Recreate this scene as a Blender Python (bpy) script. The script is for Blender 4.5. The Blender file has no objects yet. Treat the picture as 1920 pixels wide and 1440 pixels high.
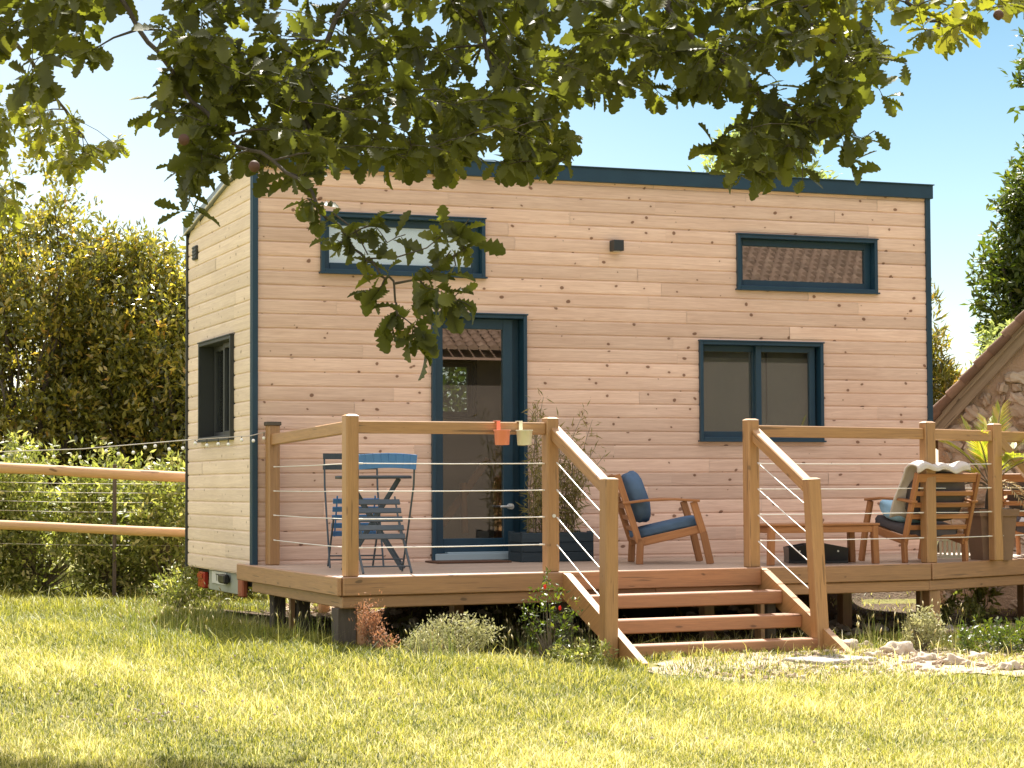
import bpy, math, random
import numpy as np
from mathutils import Matrix, Vector
random.seed(7); RNG = np.random.default_rng(11)
S = bpy.context.scene
COL = S.collection
R_ = math.radians
# ------------------------------------------------------------------ camera model (fitted to the photograph)
CAM = np.array([-4.108, -16.6105, .567]); YAW, PIT, ROL, FPX = .36268, .047566, -.004447, 4024.4
FW = np.array([math.sin(YAW)*math.cos(PIT), math.cos(YAW)*math.cos(PIT), math.sin(PIT)])
RT = np.array([math.cos(YAW), -math.sin(YAW), 0.]); UP = np.cross(RT, FW)
RT2 = RT*math.cos(ROL)+UP*math.sin(ROL); UP2 = -RT*math.sin(ROL)+UP*math.cos(ROL)
def ray(px, py): return FW+RT2*((px-960)/FPX)-UP2*((py-720)/FPX)
def at(px, py, D): return CAM+ray(px, py)*D                     # point at depth D
def atz(px, py, z): d = ray(px, py); return CAM+d*((z-CAM[2])/d[2])
def aty(px, py, y): d = ray(px, py); return CAM+d*((y-CAM[1])/d[1])
def atx(px, py, x): d = ray(px, py); return CAM+d*((x-CAM[0])/d[0])
def sm(t): t = np.clip(t, 0, 1); return t*t*(3-2*t)
def ground(x, y):
    x = np.asarray(x, float); y = np.asarray(y, float)
    g = -.62+.12*sm((1.6-x)/2.)*sm((y+7)/4.)+.012*np.sin(x*2.1+y*1.3)+.01*np.sin(y*2.7-x*.9)
    bank = np.exp(-((y-1.75)/.42)**2)*sm((x-1.3)/.9)*(1-.55*np.exp(-((x-2.45)/.22)**2))*(1-.45*np.exp(-((x-4.15)/.3)**2))*(1-sm((x-7.2)/.8))
    return g+.27*bank
# ------------------------------------------------------------------ node helpers
class NT:
    def __init__(s, name):
        s.m = bpy.data.materials.new(name); s.m.use_nodes = True
        s.t = s.m.node_tree; s.t.nodes.clear()
        s.out = s.t.nodes.new('ShaderNodeOutputMaterial')
    def n(s, typ, **kw):
        nd = s.t.nodes.new('ShaderNode'+typ)
        for k, v in kw.items():
            if hasattr(nd, k) and not k[0].isupper(): setattr(nd, k, v)
            else: nd.inputs[k.replace('_', ' ')].default_value = v
        return nd
    def l(s, a, b): s.t.links.new(a, b)
    def math(s, op, a, b=None, c=None, clamp=False):
        nd = s.t.nodes.new('ShaderNodeMath'); nd.operation = op; nd.use_clamp = clamp
        for i, v in enumerate((a, b, c)):
            if v is None: continue
            if isinstance(v, (int, float)): nd.inputs[i].default_value = v
            else: s.l(v, nd.inputs[i])
        return nd.outputs[0]
    def mix(s, f, a, b, blend='MIX'):
        nd = s.t.nodes.new('ShaderNodeMix'); nd.data_type = 'RGBA'; nd.blend_type = blend
        for k, v in ((0, f), (6, a), (7, b)):
            if isinstance(v, (int, float)): nd.inputs[k].default_value = v
            elif isinstance(v, tuple): nd.inputs[k].default_value = (*v, 1) if len(v) == 3 else v
            else: s.l(v, nd.inputs[k])
        return nd.outputs[2]
    def ramp(s, f, stops):
        nd = s.t.nodes.new('ShaderNodeValToRGB'); e = nd.color_ramp.elements
        while len(e) < len(stops): e.new(.5)
        for i, (p, c) in enumerate(stops):
            e[i].position = p; e[i].color = (*c, 1) if isinstance(c, tuple) else (c, c, c, 1)
        s.l(f, nd.inputs[0]); return nd.outputs[0]
    def attr(s, name, o='Vector'):
        nd = s.t.nodes.new('ShaderNodeAttribute'); nd.attribute_name = name; return nd.outputs[o]
    def scale(s, v, sc, off=None):
        nd = s.t.nodes.new('ShaderNodeMapping'); nd.inputs['Scale'].default_value = sc
        if off is not None: nd.inputs['Location'].default_value = off
        s.l(v, nd.inputs[0]); return nd.outputs[0]
    def noise(s, v, sc, det=3, rough=.5, dist=0):
        nd = s.t.nodes.new('ShaderNodeTexNoise'); nd.inputs['Scale'].default_value = sc
        nd.inputs['Detail'].default_value = det; nd.inputs['Roughness'].default_value = rough
        nd.inputs['Distortion'].default_value = dist
        s.l(v, nd.inputs['Vector']); return nd.outputs[0]
    def bump(s, h, st=.3, d=.01):
        nd = s.t.nodes.new('ShaderNodeBump'); nd.inputs['Strength'].default_value = st; nd.inputs['Distance'].default_value = d
        s.l(h, nd.inputs['Height']); return nd.outputs[0]
    def bsdf(s, col, rough=.6, normal=None, metal=0, spec=.5, **kw):
        nd = s.t.nodes.new('ShaderNodeBsdfPrincipled')
        if isinstance(col, tuple): nd.inputs['Base Color'].default_value = (*col, 1)
        else: s.l(col, nd.inputs['Base Color'])
        if isinstance(rough, (int, float)): nd.inputs['Roughness'].default_value = rough
        else: s.l(rough, nd.inputs['Roughness'])
        nd.inputs['Metallic'].default_value = metal; nd.inputs['Specular IOR Level'].default_value = spec
        if normal is not None: s.l(normal, nd.inputs['Normal'])
        return nd.outputs[0]
    def done(s, sh): s.l(sh, s.out.inputs[0]); return s.m
def wood(name, light, dark, knot, tonevar=.25, kn=(1.6, 7., 7.), kr=.07, rough=.62, bumpst=.25, gs=1., tint=None, crack=.0, spec=.3, ks=60):
    t = NT(name); v = t.attr('gc'); tone = t.attr('tone', 'Fac')
    sep = t.n('SeparateXYZ'); t.l(v, sep.inputs[0]); cb = t.n('CombineXYZ'); t.l(t.math('MULTIPLY', sep.outputs[0], kn[0]), cb.inputs[0]); t.l(t.math('MULTIPLY', t.math('ADD', sep.outputs[1], sep.outputs[2]), kn[1]), cb.inputs[1]); vadd = t.n('VectorMath'); vadd.operation = 'MULTIPLY_ADD'; ns_ = t.n('TexNoise'); ns_.inputs['Scale'].default_value = 9; ns_.inputs['Detail'].default_value = 1; t.l(v, ns_.inputs['Vector']); t.l(ns_.outputs['Color'], vadd.inputs[0]); vadd.inputs[1].default_value = (.22, .22, 0); t.l(cb.outputs[0], vadd.inputs[2]); kv = vadd.outputs[0]
    vo = t.n('TexVoronoi', feature='F1', voronoi_dimensions='2D'); vo.inputs['Scale'].default_value = 1; vo.inputs['Randomness'].default_value = 1
    t.l(kv, vo.inputs['Vector'])
    wn = t.n('TexWhiteNoise', noise_dimensions='3D'); t.l(vo.outputs['Position'], wn.inputs['Vector'])
    ksz = t.math('MULTIPLY', wn.outputs['Value'], kr)
    kd = t.math('SUBTRACT', ksz, vo.outputs['Distance'])
    kmask = t.math('MULTIPLY', kd, ks, clamp=True)
    khalo = t.math('ADD', t.math('MULTIPLY', t.math('SUBTRACT', t.math('MULTIPLY', ksz, 3.2), vo.outputs['Distance']), 5, clamp=True), 0)
    g1 = t.noise(t.scale(v, (1.1*gs, 26*gs, 26*gs)), 1.7, 5, .62, 1.2)
    g2 = t.noise(t.scale(v, (7*gs, 150*gs, 150*gs)), 1.5, 2, .5)
    blot = t.noise(t.scale(v, (1.5, 4, 4)), 1.1, 2)
    grain = t.math('ADD', t.math('MULTIPLY', g1, .7), t.math('MULTIPLY', g2, .3))
    c = t.mix(t.ramp(grain, [(.32, 0.), (.68, 1.)]), dark, light)
    c = t.mix(t.math('MULTIPLY', t.math('SUBTRACT', blot, .45), 1.0, clamp=True), c, dark)
    c = t.mix(t.math('MULTIPLY', khalo, .38), c, dark)
    c = t.mix(t.math('MULTIPLY', kmask, .85), c, knot)
    br = t.math('ADD', 1-tonevar/2, t.math('MULTIPLY', tone, tonevar))
    cmb = t.n('CombineXYZ'); [t.l(br, cmb.inputs[i]) for i in range(3)]
    c = t.mix(1., c, cmb.outputs[0], 'MULTIPLY')
    if tint: c = t.mix(t.math('MULTIPLY', t.math('SUBTRACT', t.noise(t.scale(t.n('TexCoord').outputs['Object'], (1, 1, 1)), .8, 2), .42), 2.2, clamp=True), c, t.mix(1., c, tint, 'MULTIPLY'))
    if crack:
        cr = t.noise(t.scale(v, (1.6, 38, 38)), 1., 2, .5)
        cm = t.math('MULTIPLY', t.math('SUBTRACT', .335, cr), 60*crack, clamp=True)
        c = t.mix(t.math('MULTIPLY', cm, .7), c, tuple(k*.35 for k in dark))
    return t.done(t.bsdf(c, rough, t.bump(grain, bumpst, .004), spec=spec))
def plain(name, col, rough=.5, var=.15, sc=8, metal=0, spec=.5, bump=0, bsc=60):
    t = NT(name); co = t.n('TexCoord').outputs['Object']
    nz = t.noise(co, sc, 3)
    c = t.mix(nz, tuple(k*(1-var) for k in col), tuple(min(1, k*(1+var)) for k in col))
    nn = t.bump(t.noise(co, bsc, 3), bump, .01) if bump else None
    rr = t.math('ADD', rough-.08, t.math('MULTIPLY', nz, .16))
    return t.done(t.bsdf(c, rr, nn, metal, spec))
def leafm(name, stops, trans=.45, rough=.45, tcol=(1.25, 1.3, .6), spec=.35, vein=False):
    t = NT(name); tone = t.attr('tone', 'Fac')
    c = t.ramp(tone, stops)
    if vein:
        v = t.attr('gc'); c = t.mix(t.math('MULTIPLY', t.noise(v, 40, 2), .35), c, t.mix(1., c, (.55, .6, .45), 'MULTIPLY'))
    p = t.bsdf(c, rough, spec=spec)
    tr = t.n('BsdfTranslucent'); t.l(t.mix(1., c, tcol, 'MULTIPLY'), tr.inputs[0])
    mx = t.n('MixShader'); mx.inputs[0].default_value = trans
    t.l(p, mx.inputs[1]); t.l(tr.outputs[0], mx.inputs[2])
    return t.done(mx.outputs[0])
def glassm(name, refl=.2, tint=(.75, .8, .8)):
    t = NT(name)
    g = t.n('BsdfGlossy'); g.inputs['Roughness'].default_value = .004; g.inputs['Color'].default_value = (.95, .97, 1, 1)
    tr = t.n('BsdfTransparent'); tr.inputs[0].default_value = (*tint, 1)
    lw = t.n('LayerWeight'); lw.inputs[0].default_value = .25
    f = t.math('ADD', refl, t.math('MULTIPLY', lw.outputs['Fresnel'], .7), clamp=True)
    mx = t.n('MixShader'); t.l(f, mx.inputs[0]); t.l(tr.outputs[0], mx.inputs[1]); t.l(g.outputs[0], mx.inputs[2])
    return t.done(mx.outputs[0])

M = {}
M['siding'] = wood('larch_siding', (.89, .67, .545), (.66, .45, .345), (.17, .075, .04), .28, kn=(4.4, 5.6, 1.), kr=.10, rough=.7, bumpst=.2, tint=(.90, .86, .84), ks=35)
M['siding_side'] = wood('skylight_toned_siding', (.88, .74, .60), (.68, .55, .44), (.28, .20, .13), .16, kn=(4.6, 6., 1.), kr=.08, rough=.75, bumpst=.2, tint=(.9, .88, .84), ks=35)  # side boards paler than the front, skylight put into their colour
M['deckwood'] = wood('grey_deck_boards', (.52, .40, .31), (.36, .27, .21), (.10, .06, .04), .22, rough=.5, spec=.7)
M['beam'] = wood('treated_pine_beam', (.45, .245, .12), (.27, .14, .068), (.10, .05, .025), .25, kn=(2.2, 6, 6), kr=.085, rough=.42, bumpst=.35, crack=1, spec=.9, ks=30)
M['post'] = wood('treated_pine_post', (.47, .26, .105), (.31, .16, .062), (.16, .08, .03), .18, kn=(2.2, 6, 6), kr=.075, rough=.42, bumpst=.3, crack=.8, spec=.9, ks=30)
M['stair'] = wood('red_brown_pine', (.46, .225, .11), (.29, .135, .065), (.12, .05, .025), .2, kn=(1.8, 6, 6), kr=.08, rough=.42, bumpst=.35, crack=.7, spec=.9, ks=30)
M['furn'] = wood('oiled_acacia', (.44, .21, .09), (.28, .12, .05), (.12, .05, .02), .25, kn=(1, 2, 2), kr=.03, rough=.45, bumpst=.1)
M['lograil'] = wood('round_log', (.62, .40, .22), (.42, .25, .13), (.15, .08, .04), .1, kn=(1.5, 4, 4), kr=.14, rough=.7)
M['oldpost'] = wood('dark_post_wood', (.12, .10, .08), (.06, .05, .04), (.03, .02, .02), .2, rough=.85)  # near-black wood for deck legs, post cap and wire fence posts
M['indoor'] = wood('interior_panelling', (.42, .30, .20), (.32, .22, .14), (.2, .1, .05), .1, kn=(1, 3, 3), kr=.05, rough=.5)
M['teal'] = plain('petrol_blue_aluminium', (.010, .044, .078), .42, .22, 7, spec=.5)
M['darkgrey'] = plain('anthracite_paint', (.03, .034, .036), .45, .1, 3)
M['zinc'] = plain('grey_zinc', (.20, .24, .27), .4, .1, 3, metal=.3)
M['whitealu'] = plain('pale_aluminium', (.7, .72, .72), .35, .06, 4, metal=.2)
M['sill'] = plain('pale_blue_sill', (.33, .43, .50), .35, .06, 4)
M['steel'] = plain('stainless_cable', (.86, .84, .80), .35, .05, 9, metal=.15)
M['glass'] = glassm('window_glass', .17)
M['glass_clear'] = glassm('clear_glass', .08, (.96, .98, .98))
M['glass_door'] = glassm('door_glass', .15, (.8, .8, .78))
M['netting'] = plain('grey_beige_blind', (.36, .30, .245), .9, .1, 20)
M['blind'] = plain('white_fabric_blind', (.86, .87, .9), .9, .05, 5)
M['lining'] = plain('interior_white_panel', (.72, .60, .48), .8, .1, 2)
M['black'] = plain('black_plastic', (.012, .013, .015), .4, .2, 4)
M['redlamp'] = plain('red_reflector', (.35, .03, .015), .25, .3, 30)
M['rust'] = plain('rusty_red_bracket', (.33, .09, .035), .6, .4, 30)
M['plate'] = plain('plate_white', (.62, .64, .62), .35, .05, 9)
M['bumper'] = plain('grey_bumper_board', (.33, .36, .30), .5, .12, 9)
M['tyre'] = plain('black_rubber', (.02, .02, .02), .8, .2, 9)
M['blue'] = plain('blue_painted_steel', (.06, .20, .48), .4, .1, 9)
M['slate'] = plain('slate_painted_steel', (.045, .065, .085), .42, .1, 9)
M['bluecush'] = plain('blue_canvas', (.085, .14, .225), .9, .22, 14, spec=.1, bump=.3, bsc=25)
M['greycush'] = plain('charcoal_canvas', (.095, .085, .09), .9, .15, 14, spec=.1, bump=.3, bsc=25)
M['throw'] = plain('pale_knit_throw', (.58, .53, .49), .95, .08, 14, spec=.1, bump=.6, bsc=18)
M['sky_pillow'] = plain('sky_blue_pillow', (.30, .50, .66), .9, .08, 14, spec=.1)
M['planter'] = wood('slate_blue_planter', (.035, .055, .07), (.022, .036, .048), (.01, .02, .02), .3, rough=.6)
M['coral'] = plain('coral_enamel', (.80, .27, .17), .35, .05, 5)
M['cream'] = plain('cream_enamel', (.74, .72, .56), .35, .05, 5)
M['terracotta'] = plain('brown_clay_pot', (.24, .15, .10), .8, .15, 9, bump=.2)
M['soil'] = plain('dark_soil', (.05, .035, .02), .95, .4, 30, bump=.8)
M['mat'] = plain('brown_doormat', (.10, .05, .03), .95, .3, 40, bump=.6)
M['bulb'] = plain('frosted_bulb', (.92, .92, .88), .3, .03, 5)
M['cable'] = plain('pale_cable', (.6, .55, .48), .6, .05, 5)
M['bark'] = plain('oak_bark', (.085, .07, .055), .9, .45, 30, bump=.9, bsc=50)
M['stalk'] = plain('grey_stem', (.16, .13, .09), .85, .3, 20)
M['gall'] = plain('oak_gall', (.10, .045, .028), .7, .25, 40)
M['barge'] = wood('weathered_barge_board', (.42, .33, .23), (.27, .20, .14), (.1, .07, .05), .2, rough=.85, crack=1)
def stone_mat():
    t = NT('limestone'); co = t.n('TexCoord').outputs['Object']; tone = t.attr('tone', 'Fac')
    c = t.ramp(tone, [(0, (.38, .28, .20)), (.45, (.56, .45, .35)), (.8, (.66, .57, .46)), (1, (.74, .67, .56))])
    n = t.noise(co, 22, 5, .6); c = t.mix(t.math('MULTIPLY', n, .6), c, (.20, .14, .09))
    return t.done(t.bsdf(c, .9, t.bump(n, .7, .02), spec=.2))
M['stone'] = stone_mat()
def mortar_mat():
    t = NT('ochre_lime_mortar'); co = t.n('TexCoord').outputs['Object']
    n = t.noise(co, 6, 6, .65); c = t.mix(n, (.40, .27, .18), (.60, .45, .33))
    c = t.mix(t.math('MULTIPLY', t.math('SUBTRACT', t.noise(co, 1.3, 4), .45), 3, clamp=True), c, (.36, .25, .17))
    return t.done(t.bsdf(c, .95, t.bump(t.noise(co, 45, 5), .8, .02), spec=.1))
M['mortar'] = mortar_mat()
M['farmwall'] = plain('dark_render', (.08, .06, .048), .95, .3, 2)
def tile_mat():
    t = NT('old_clay_tiles'); v = t.attr('gc'); tone = t.attr('tone', 'Fac')
    c = t.ramp(tone, [(0, (.13, .08, .055)), (.5, (.21, .125, .085)), (.85, (.30, .20, .14)), (1, (.40, .34, .26))])
    n = t.noise(v, 14, 4); c = t.mix(t.math('MULTIPLY', n, .6), c, (.10, .07, .05))
    return t.done(t.bsdf(c, .85, t.bump(n, .5, .02), spec=.2))
M['tile'] = tile_mat()
def ground_mat():
    t = NT('lawn_soil'); co = t.n('TexCoord').outputs['Object']
    n = t.noise(co, 1.2, 4); n2 = t.noise(co, 14, 4, .7)
    c = t.mix(n2, (.10, .12, .03), (.24, .23, .075)); c = t.mix(t.math('MULTIPLY', n, .6), c, (.27, .22, .10))
    return t.done(t.bsdf(c, .95, t.bump(n2, .8, .03), spec=.1))
M['ground'] = ground_mat()
def dirt_mat(name, a, b, sc):
    t = NT(name); co = t.n('TexCoord').outputs['Object']
    n = t.noise(co, sc, 6, .65); c = t.mix(n, a, b)
    vo = t.n('TexVoronoi'); vo.inputs['Scale'].default_value = 16; t.l(co, vo.inputs['Vector'])
    c = t.mix(t.math('MULTIPLY', t.math('LESS_THAN', vo.outputs['Distance'], .25), .5), c, b)
    return t.done(t.bsdf(c, .95, t.bump(t.noise(co, 40, 5), 1., .03), spec=.1))
M['dirt'] = dirt_mat('pale_trodden_earth', (.34, .25, .16), (.62, .52, .39), 7)
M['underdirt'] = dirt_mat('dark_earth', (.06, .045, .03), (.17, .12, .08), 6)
M['slab'] = dirt_mat('grey_paving', (.36, .33, .29), (.50, .46, .41), 5)
G1 = [(0, (.05, .07, .012)), (.3, (.20, .22, .035)), (.55, (.43, .41, .075)), (.78, (.62, .55, .18)), (1, (.88, .78, .46))]
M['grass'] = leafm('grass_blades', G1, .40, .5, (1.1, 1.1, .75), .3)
M['tallgrass'] = leafm('tall_grass', [(0, (.08, .12, .03)), (.5, (.17, .22, .06)), (.85, (.36, .36, .15)), (1, (.66, .58, .38))], .4, .5, (1.15, 1.15, .7), .25)
M['oakleaf'] = leafm('oak_leaves', [(0, (.06, .065, .028)), (.6, (.095, .105, .035)), (.9, (.15, .155, .04)), (1, (.26, .24, .06))], .44, .42, (2.3, 2.3, .62), .4, True)
M['hedgeleaf'] = leafm('laurel_leaves', [(0, (.045, .055, .018)), (.35, (.12, .135, .03)), (.65, (.25, .25, .05)), (.88, (.46, .39, .10)), (1, (.56, .27, .08))], .45, .28, (1.7, 1.5, .6), .9)
M['bushleaf'] = leafm('bramble_leaves', [(0, (.08, .10, .03)), (.5, (.24, .27, .08)), (.8, (.46, .44, .19)), (1, (.60, .54, .32))], .45, .45, (1.4, 1.4, .65), .4)
M['darkleaf'] = leafm('dark_tree_leaves', [(0, (.03, .05, .012)), (.6, (.07, .10, .018)), (1, (.19, .20, .03))], .42, .4, (1.7, 1.7, .6), .5)
M['paleleaf'] = leafm('pale_green_leaves', [(0, (.20, .26, .10)), (1, (.40, .44, .18))], .5, .5, (1.3, 1.3, .8), .3)
M['sageleaf'] = leafm('silvery_shrub_leaves', [(0, (.22, .22, .11)), (.5, (.38, .37, .20)), (1, (.55, .52, .32))], .35, .6, (1.1, 1.1, .8), .2)
M['rust_leaf'] = leafm('dried_rust_seedheads', [(0, (.25, .12, .07)), (1, (.50, .28, .17))], .35, .7, (1.2, 1.0, .8), .2)
M['bamboo'] = leafm('bamboo_leaves', [(0, (.16, .16, .05)), (.6, (.28, .25, .09)), (1, (.42, .34, .17))], .4, .55, (1.2, 1.2, .7), .3)
M['palm'] = leafm('palm_fronds', [(0, (.22, .28, .04)), (.6, (.42, .42, .06)), (1, (.55, .40, .14))], .45, .4, (1.3, 1.3, .5), .4)
M['dryfrond'] = leafm('dried_fronds', [(0, (.36, .22, .10)), (1, (.62, .48, .30))], .35, .7, (1.1, 1.1, .9), .2)
M['clover'] = leafm('clover_heads', [(0, (.5, .42, .36)), (1, (.66, .6, .52))], .3, .7, (1, 1, 1), .2)
M['redflower'] = leafm('red_rosebud', [(0, (.6, .03, .02)), (1, (.7, .06, .03))], .3, .6, (1.2, .8, .8), .2)
M['yellowflower'] = leafm('yellow_petals', [(0, (.8, .45, .05)), (1, (.85, .55, .06))], .3, .6, (1.1, 1, .8), .2)

# ------------------------------------------------------------------ objects
WM = {}
def thing(name, label, cat, loc=(0, 0, 0), rz=0, group=None):
    o = bpy.data.objects.new(name, None); o.empty_display_size = .1; COL.objects.link(o)
    o.location = loc; o.rotation_euler = (0, 0, rz)
    o['label'] = label; o['category'] = cat
    if group: o['group'] = group
    WM[o.name] = Matrix.Translation(Vector(loc)) @ Matrix.Rotation(rz, 4, 'Z')
    return o
def tag(o, label=None, cat=None, group=None, kind=None):
    if label: o['label'] = label
    if cat: o['category'] = cat
    if group: o['group'] = group
    if kind: o['kind'] = kind
    return o
def link(me, name, mat, parent):
    me.materials.append(mat)
    o = bpy.data.objects.new(name, me); COL.objects.link(o)
    if parent is not None:
        o.parent = parent; WM[o.name] = WM[parent.name]
    else: WM[o.name] = Matrix.Identity(4)
    return o
def inv_np(parent):
    return np.array(WM[parent.name].inverted())
class MB:
    def __init__(s): s.v = []; s.f = []; s.g = []; s.t = []; s.sm = []
    def add(s, vs, fs, gs=None, tone=None, smooth=False):
        b = len(s.v); tone = random.random() if tone is None else tone
        s.v += [tuple(map(float, p)) for p in vs]; s.f += [[b+i for i in f] for f in fs]
        s.g += [tuple(map(float, p)) for p in (gs if gs is not None else vs)]; s.t += [tone]*len(vs); s.sm += [smooth]*len(fs)
    def box(s, c, size, M3=None, bev=.004, tone=None):
        hx, hy, hz = [k/2 for k in size]; bev = min(bev, hx*.45, hy*.45, hz*.45)
        order = sorted(range(3), key=lambda i: -size[i]); off = [random.uniform(0, 50) for _ in range(3)]
        vs = []; idx = {}
        for sx in (-1, 1):
            for sy in (-1, 1):
                for sz in (-1, 1):
                    for ax in range(3):
                        p = [sx*hx, sy*hy, sz*hz]
                        for k in range(3):
                            if k != ax: p[k] -= (sx, sy, sz)[k]*bev
                        idx[(sx, sy, sz, ax)] = len(vs); vs.append(p)
        fs = []
        def q(a): fs.append(a)
        for ax in range(3):
            o1, o2 = [k for k in range(3) if k != ax]
            for sg in (-1, 1):
                cor = []
                for a, b in ((-1, -1), (1, -1), (1, 1), (-1, 1)):
                    k = [0, 0, 0]; k[ax] = sg; k[o1] = a; k[o2] = b; cor.append(idx[(*k, ax)])
                q(cor if (sg > 0) == (ax != 1) else cor[::-1])
        for ax in range(3):   # edges parallel to ax
            o1, o2 = [k for k in range(3) if k != ax]
            for a in (-1, 1):
                for b in (-1, 1):
                    k0 = [0]*3; k1 = [0]*3; k0[ax] = -1; k1[ax] = 1
                    for k in (k0, k1): k[o1] = a; k[o2] = b
                    e = [idx[(*k0, o1)], idx[(*k1, o1)], idx[(*k1, o2)], idx[(*k0, o2)]]
                    fl = (a*b > 0) == (ax != 1)
                    q(e if not fl else e[::-1])
        for sx in (-1, 1):
            for sy in (-1, 1):
                for sz in (-1, 1):
                    e = [idx[(sx, sy, sz, i)] for i in range(3)]
                    q(e if sx*sy*sz > 0 else e[::-1])
        gs = [[p[order[i]]+off[i] for i in range(3)] for p in vs]
        c = np.array(c, float)
        if M3 is not None: vs = [M3 @ np.array(p)+c for p in vs]
        else: vs = [np.array(p)+c for p in vs]
        s.add(vs, fs, gs, tone)
    def beam(s, p0, p1, w, h, up=(0, 0, 1), bev=.005, tone=None):
        p0 = np.array(p0, float); p1 = np.array(p1, float); d = p1-p0; L = np.linalg.norm(d); d /= L
        y = np.cross(np.array(up, float), d)
        if np.linalg.norm(y) < 1e-4: y = np.array([0, 1., 0])
        y /= np.linalg.norm(y); z = np.cross(d, y)
        s.box((p0+p1)/2, (L, w, h), np.array([d, y, z]).T, bev, tone)
    def tube(s, pts, rad, n=8, cap=True, tone=None):
        pts = [np.array(p, float) for p in pts]; m = len(pts)
        if not hasattr(rad, '__len__'): rad = [rad]*m
        off = np.array([random.uniform(0, 50) for _ in range(3)]); vs = []; gs = []; L = 0
        ref = None
        for i, p in enumerate(pts):
            d = pts[min(i+1, m-1)]-pts[max(i-1, 0)]; d = d/(np.linalg.norm(d)+1e-9)
            if ref is None: ref = np.array([0, 0, 1.]) if abs(d[2]) < .9 else np.array([1., 0, 0])
            a = np.cross(d, ref); a /= np.linalg.norm(a)+1e-9; b = np.cross(d, a); ref = -b if np.dot(-b, ref) > 0 else b
            if i: L += np.linalg.norm(p-pts[i-1])
            for k in range(n):
                th = 2*math.pi*k/n; q = a*math.cos(th)*rad[i]+b*math.sin(th)*rad[i]
                vs.append(p+q); gs.append(off+np.array([L, q[0]+q[1], q[2]]))
        fs = [[i*n+k, i*n+(k+1) % n, (i+1)*n+(k+1) % n, (i+1)*n+k] for i in range(m-1) for k in range(n)]
        s.add(vs, fs, gs, tone, True)
        if cap:
            s.add(vs[:n], [list(range(n))[::-1]], gs[:n], tone); s.add(vs[-n:], [list(range(n))], gs[-n:], tone)
    def lathe(s, c, prof, n=16, tone=None):
        vs = []
        for r, z in prof:
            for k in range(n):
                a = 2*math.pi*k/n; vs.append((c[0]+r*math.cos(a), c[1]+r*math.sin(a), c[2]+z))
        m = len(prof)
        fs = [[i*n+k, i*n+(k+1) % n, (i+1)*n+(k+1) % n, (i+1)*n+k] for i in range(m-1) for k in range(n)]
        s.add(vs, fs, None, tone, True)
    def blob(s, c, r, seed=0, M3=None, nz=.25, sub=2, tone=None, p=2.):
        # bumpy super-ellipsoid
        n1, n2 = (6, 10) if sub < 3 else (12, 20); vs = []; rg = random.Random(seed)
        ph = [rg.uniform(0, 6) for _ in range(6)]
        for i in range(n1+1):
            la = -math.pi/2+math.pi*i/n1
            for k in range(n2):
                lo = 2*math.pi*k/n2
                d = np.array([math.cos(la)*math.cos(lo), math.cos(la)*math.sin(lo), math.sin(la)])
                if p != 2: d = d/((np.abs(d)**p).sum()**(1/p))
                w = 1+nz*(math.sin(d[0]*3+ph[0])*math.sin(d[1]*4+ph[1])+.5*math.sin(d[2]*6+ph[2]+d[0]*5))
                q = d*w*np.array(r)
                if M3 is not None: q = M3 @ q
                vs.append(q+np.array(c))
        fs = [[i*n2+k, i*n2+(k+1) % n2, (i+1)*n2+(k+1) % n2, (i+1)*n2+k] for i in range(n1) for k in range(n2)]
        s.add(vs, fs, None, tone, sub >= 3)
    def build(s, name, mat, parent=None, local=False):
        V = np.array(s.v, float)
        if parent is not None and not local:
            Mi = inv_np(parent); V = V @ Mi[:3, :3].T+Mi[:3, 3]
        me = bpy.data.meshes.new(name); me.from_pydata(V.tolist(), [], s.f)
        a = me.attributes.new('gc', 'FLOAT_VECTOR', 'POINT'); a.data.foreach_set('vector', np.array(s.g, 'f').ravel())
        a = me.attributes.new('tone', 'FLOAT', 'POINT'); a.data.foreach_set('value', np.array(s.t, 'f'))
        me.polygons.foreach_set('use_smooth', s.sm); me.update()
        return link(me, name, mat, parent)
def npmesh(name, V, F, tone, mat, parent=None, gc=None, smooth=False):
    """V (n,3), F (m,k) same-size faces or list of such arrays"""
    if parent is not None:
        Mi = inv_np(parent); V = V @ Mi[:3, :3].T+Mi[:3, 3]
    Fs = F if isinstance(F, list) else [F]
    loops = np.concatenate([f.ravel() for f in Fs]); tot = np.concatenate([np.full(len(f), f.shape[1]) for f in Fs])
    st = np.concatenate([[0], np.cumsum(tot)[:-1]])
    me = bpy.data.meshes.new(name); me.vertices.add(len(V)); me.vertices.foreach_set('co', V.astype('f').ravel())
    me.loops.add(len(loops)); me.loops.foreach_set('vertex_index', loops.astype('i'))
    me.polygons.add(len(tot)); me.polygons.foreach_set('loop_start', st.astype('i')); me.polygons.foreach_set('loop_total', tot.astype('i'))
    if smooth: me.polygons.foreach_set('use_smooth', np.ones(len(tot), bool))
    me.update(calc_edges=True)
    a = me.attributes.new('tone', 'FLOAT', 'POINT'); a.data.foreach_set('value', tone.astype('f'))
    if gc is not None:
        a = me.attributes.new('gc', 'FLOAT_VECTOR', 'POINT'); a.data.foreach_set('vector', gc.astype('f').ravel())
    return link(me, name, mat, parent)
def nrm(a): return a/(np.linalg.norm(a, axis=-1, keepdims=True)+1e-9)
def frames(ax, nr):
    ax = nrm(ax); y = nrm(np.cross(nr, ax)); z = np.cross(ax, y); return np.stack([ax, y, z], -1)
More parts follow.
